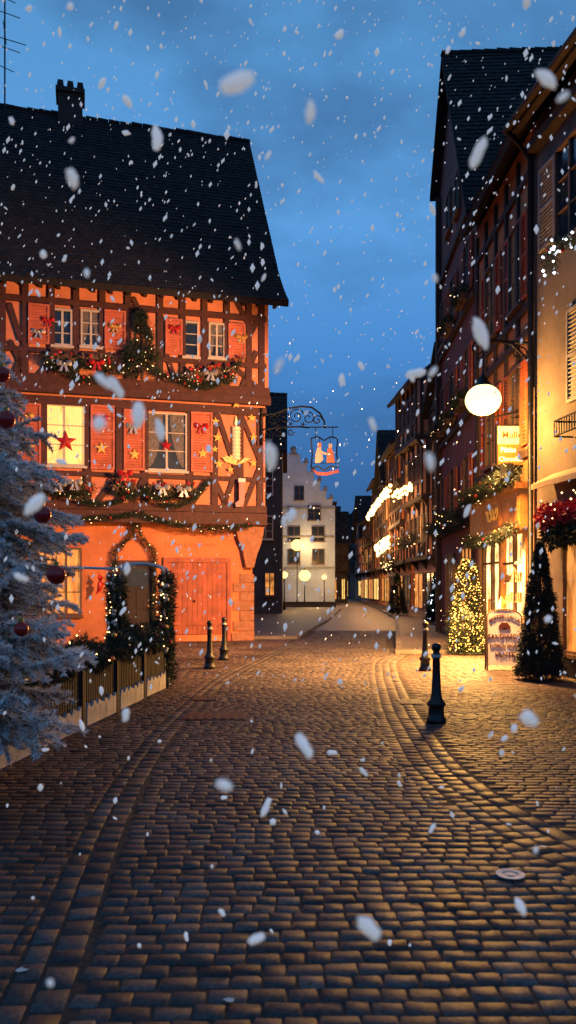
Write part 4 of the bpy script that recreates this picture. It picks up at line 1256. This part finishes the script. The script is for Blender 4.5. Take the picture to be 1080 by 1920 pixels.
m.tube(pth, [.03, .09, .1, .06, .01], 8); m.tube([(0, 0, .35), (-.02, 0, .45)], .015, 5)
m.obj("chilli_ornament", red, smooth=True, label="red chilli shaped ornament hanging by the door", cat="ornament", loc=A.world(x, .1, z))

# ------------------------------------------------------------------ frosted fir
def big_fir(pos, h, r, nb):
    root = top("fir_tree", "frosted fir tree with red baubles beside the fence", "fir tree", pos)
    tr = M(); tr.tube([(0, 0, 0), (0, 0, h * .4), (.02, 0, h * .8), (.02, 0, h)], [.08, .06, .03, .008], 8); tr.obj("trunk", bark, root)
    fo = M(); lb = M(); Cs = []; Ds = []; Vs = []
    for i in range(nb):
        t = (i + .5) / nb; z = h * (.12 + .87 * t); az = i * 2.39996 + R.uniform(-.3, .3)
        L = min(1.14, r * (1 - t) ** .62) * R.uniform(.62, 1.12) + .08
        tip = R.uniform(.1, .34)
        o = np.array([math.cos(az), math.sin(az), 0]); sd = np.array([-math.sin(az), math.cos(az), 0])
        pts = []
        for k in range(9):
            q = k / 8; pts.append(o * L * q + np.array([0, 0, max(.06, z + R.uniform(.12, .2) * q * L - .36 * L * q * q + tip * L * q ** 4)]))
        pts = np.array(pts); lb.tube([tuple(p) for p in pts], [.016 * (1 - .8 * k / 8) + .003 for k in range(9)], 5)
        segs = [(pts, o)]
        ntw = max(4, int(L * 16))
        for k in range(ntw):
            q = .12 + .88 * k / ntw
            base = np.array([np.interp(q * 8, range(9), pts[:, c]) for c in range(3)])
            for sgn in (-1, 1):
                tl_ = (.36 * L * (1 - q) + .13) * R.uniform(.7, 1.25)
                dr = o * .75 + sd * sgn * .8 + np.array([0, 0, R.uniform(-.45, .5)]); dr = dr / np.linalg.norm(dr)
                tp = np.array([base + dr * tl_ * s for s in np.linspace(0, 1, 4)]); tp[:, 2] -= np.linspace(0, 1, 4) ** 2 * .04
                segs.append((tp, dr)); lb.tube([tuple(p) for p in tp], .004, 3)
        br_off = R.uniform(-.14, .14)
        for tp, dr in segs:
            ln = np.linalg.norm(np.diff(tp, axis=0), axis=1).sum(); n = int(ln * 380)
            s = NR.uniform(0, len(tp) - 1, n)
            C = np.stack([np.interp(s, range(len(tp)), tp[:, c]) for c in range(3)], 1)
            rad = NR.normal(size=(n, 3)); rad -= (rad @ np.array(dr))[:, None] * np.array(dr)[None]
            rad /= np.linalg.norm(rad, axis=1, keepdims=True) + 1e-9
            D = rad * .9 + np.array(dr)[None] * .7
            tipw = np.linalg.norm(C[:, :2], axis=1) / (L + .01)
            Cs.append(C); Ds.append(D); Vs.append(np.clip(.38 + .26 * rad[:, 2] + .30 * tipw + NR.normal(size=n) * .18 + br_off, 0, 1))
    fo.tris(np.concatenate(Cs), np.concatenate(Ds), .042, .014, np.concatenate(Vs))
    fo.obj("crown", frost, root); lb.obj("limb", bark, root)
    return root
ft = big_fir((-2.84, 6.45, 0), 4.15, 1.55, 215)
bpos = [(80, 965, 5.5, .060), (106, 1078, 5.35, .064), (12, 787, 5.8, .066), (4, 702, 6.0, .06), (40, 1180, 5.4, .05)]
for (u, v, d, r_) in bpos:
    p = Vector(((u - 540) / F * d, d, EYE + (1100 - v) / F * d))
    rt_ = top("bauble", "shiny red glass bauble hanging from the frosted fir", "bauble", tuple(p), 0, "baubles on the frosted fir")
    m = M(); m.ball((0, 0, 0), r_, 20, 14); m.obj("ball", redB, rt_, True)
    m = M(); m.lathe([(.018, 0), (.02, .025), (.001, .028)], (0, 0, r_ * .97), 10); m.tube([(0, 0, r_), (0, .01, r_ + .14)], .003, 4); m.obj("cap", gold, rt_)

# ------------------------------------------------------------------ falling snow
fm_ = []
for k in range(6):
    m = M(); n, mm = 8, 6
    for i in range(mm + 1):
        for j in range(n):
            a = 2 * pi * j / n; ph = pi * i / mm; q = 1 + R.uniform(-.25, .25) * (0 < i < mm)
            m.v.append((math.sin(ph) * math.cos(a) * q, math.sin(ph) * math.sin(a) * q * .8, -math.cos(ph) * q * R.choice([1.0, 1.2])))
    for i in range(mm):
        for j in range(n):
            j2 = (j + 1) % n; m.f.append((i * n + j, i * n + j2, (i + 1) * n + j2, (i + 1) * n + j)); m.mi.append(0); m.r.append(.5)
    o = m.obj("snowflake", flakeGlow, smooth=True); fm_.append(o.data); bpy.data.objects.remove(o)
def flake(me, p, r, k=0):
    o = bpy.data.objects.new("snowflake", me); COL.objects.link(o); o.location = p
    a = R.uniform(1.0, 2.3); o.scale = (r, r, r * a); o.rotation_euler = (R.uniform(-.6, .6), R.gauss(-.6, .7), R.uniform(0, 3))
    o["label"] = "white clump of snow drifting down through the air"; o["category"] = "snowflake"; o["group"] = "falling snowflakes"
cnt = 0
while cnt < 300:
    if cnt < 36: y = R.uniform(.85, 1.8); r = R.uniform(.004, .0115)
    else: y = 1.9 + 5.5 * R.random() ** .8; r = R.uniform(.0045, .0115)
    x = R.uniform(-.37, .37) * y; z = EYE + R.uniform(-.5, .75) * y
    if z < .1: continue
    flake(R.choice(fm_), (x, y, z), r); cnt += 1
m = M(); pts = []
while len(pts) < 2300:
    y = R.uniform(4.5, 20); x = R.uniform(-.4, .4) * y; z = EYE + R.uniform(-.12, .75) * y
    if z > .2: pts.append((x, y, z))
for p in pts:
    r = R.uniform(.006, .016); k0 = len(m.v); m.octs([p], r)
    sx_ = R.gauss(.5, .4)
    for i in range(k0, len(m.v)):
        v = m.v[i]; dz = (v[2] - p[2]) * 1.9; m.v[i] = (v[0] + dz * sx_ * .5, v[1], p[2] + dz)
m.obj("falling_snow", flakeGlow, label="fine distant snow falling across the street", cat="snow", kind="stuff")

# ------------------------------------------------------------------ world
wd = bpy.data.worlds.new("World"); scene.world = wd; wd.use_nodes = True
nt = wd.node_tree; L = nt.links; bgn = nt.nodes['Background']
tc = N(nt, 'ShaderNodeTexCoord'); sx = N(nt, 'ShaderNodeSeparateXYZ'); L.new(tc.outputs['Generated'], sx.inputs[0])
rp = N(nt, 'ShaderNodeValToRGB'); e = rp.color_ramp.elements
e[0].position = 0; e[0].color = (.018, .065, .18, 1)
e[1].position = 1; e[1].color = (.05, .11, .23, 1)
for p, c in ((.12, (.028, .105, .29)), (.28, (.055, .20, .49)), (.42, (.085, .27, .58)), (.55, (.075, .24, .50)), (.7, (.06, .17, .35))):
    k = e.new(p); k.color = (*c, 1)
L.new(sx.outputs['Z'], rp.inputs['Fac'])
mp = N(nt, 'ShaderNodeMapping'); mp.inputs['Scale'].default_value = (1.6, 1.6, 3.4); mp.inputs['Location'].default_value = (.3, 0, .25)
L.new(tc.outputs['Generated'], mp.inputs['Vector'])
no = N(nt, 'ShaderNodeTexNoise'); no.inputs['Scale'].default_value = 2.3; no.inputs['Detail'].default_value = 6; no.inputs['Roughness'].default_value = .52
L.new(mp.outputs['Vector'], no.inputs['Vector'])
cr2 = N(nt, 'ShaderNodeValToRGB'); cr2.color_ramp.elements[0].position = .42; cr2.color_ramp.elements[1].position = .62
L.new(no.outputs['Fac'], cr2.inputs['Fac'])
mx = N(nt, 'ShaderNodeMixRGB'); mx.inputs['Color2'].default_value = (.038, .11, .25, 1)
mf = N(nt, 'ShaderNodeMath', operation='MULTIPLY'); mf.inputs[1].default_value = .7
L.new(cr2.outputs['Color'], mf.inputs[0]); L.new(mf.outputs[0], mx.inputs['Fac']); L.new(rp.outputs['Color'], mx.inputs['Color1'])
L.new(mx.outputs['Color'], bgn.inputs['Color']); bgn.inputs['Strength'].default_value = 1.3

# ------------------------------------------------------------------ lights (lit lamps and shop windows, plus added fill lights)
def light(kind, name, loc, e, col, r=.25, target=None, ang=60, blend=.6, size=None):
    l = bpy.data.lights.new(name, kind); l.energy = e; l.color = col
    if kind == 'SPOT': l.spot_size = math.radians(ang); l.spot_blend = blend
    if kind == 'AREA': l.shape = 'RECTANGLE'; l.size, l.size_y = size
    else: l.shadow_soft_size = r
    o = bpy.data.objects.new(name, l); COL.objects.link(o); o.location = loc
    if target: o.rotation_euler = (Vector(target) - Vector(loc)).to_track_quat('-Z', 'Y').to_euler()
    return o
light('SPOT', "house_fill_spot", (3.5, 16.2, 5.15), 7800, (1, .47, .2), .25, (-4.5, 23.5, 4.4), 78, .35)  # added spot near the lantern, brightens the timber house front
light('SPOT', "street_lamp_downlight", (4.05, 16.2, 4.95), 8800, (1, .46, .13), .2, (2.6, 17.2, 0), 112, 1.0)
light('POINT', "street_lamp_glow", (4.1, 16.3, 5.0), 900, (1, .46, .10), .15)
light('AREA', "shop_window_light", (4.75, 18.6, 1.7), 1300, (1, .50, .12), target=(2.5, 17.2, 0), size=(2.6, 1.8))
light('AREA', "shop_window_light", (4.9, 23.2, 1.8), 260, (1, .45, .12), target=(2.0, 24.5, 0), size=(1.8, 1.8))
light('POINT', "far_house_fill", (6.2, 62, 6.5), 1000, (1, .45, .14), .4)  # added points that brighten the dark far houses around the festoons
light('POINT', "far_house_fill", (5.6, 50, 5.6), 650, (1, .45, .14), .4)
light('POINT', "far_house_fill", (6.9, 75, 5), 500, (1, .45, .14), .4)
light('POINT', "far_house_fill", (6.9, 90, 5), 400, (1, .45, .14), .4)  # added fill too, no festoon hangs here
light('POINT', "far_house_fill", (5.8, 42.5, 4.5), 320, (1, .45, .14), .4)  # added fill for the gabled house, which carries no festoon
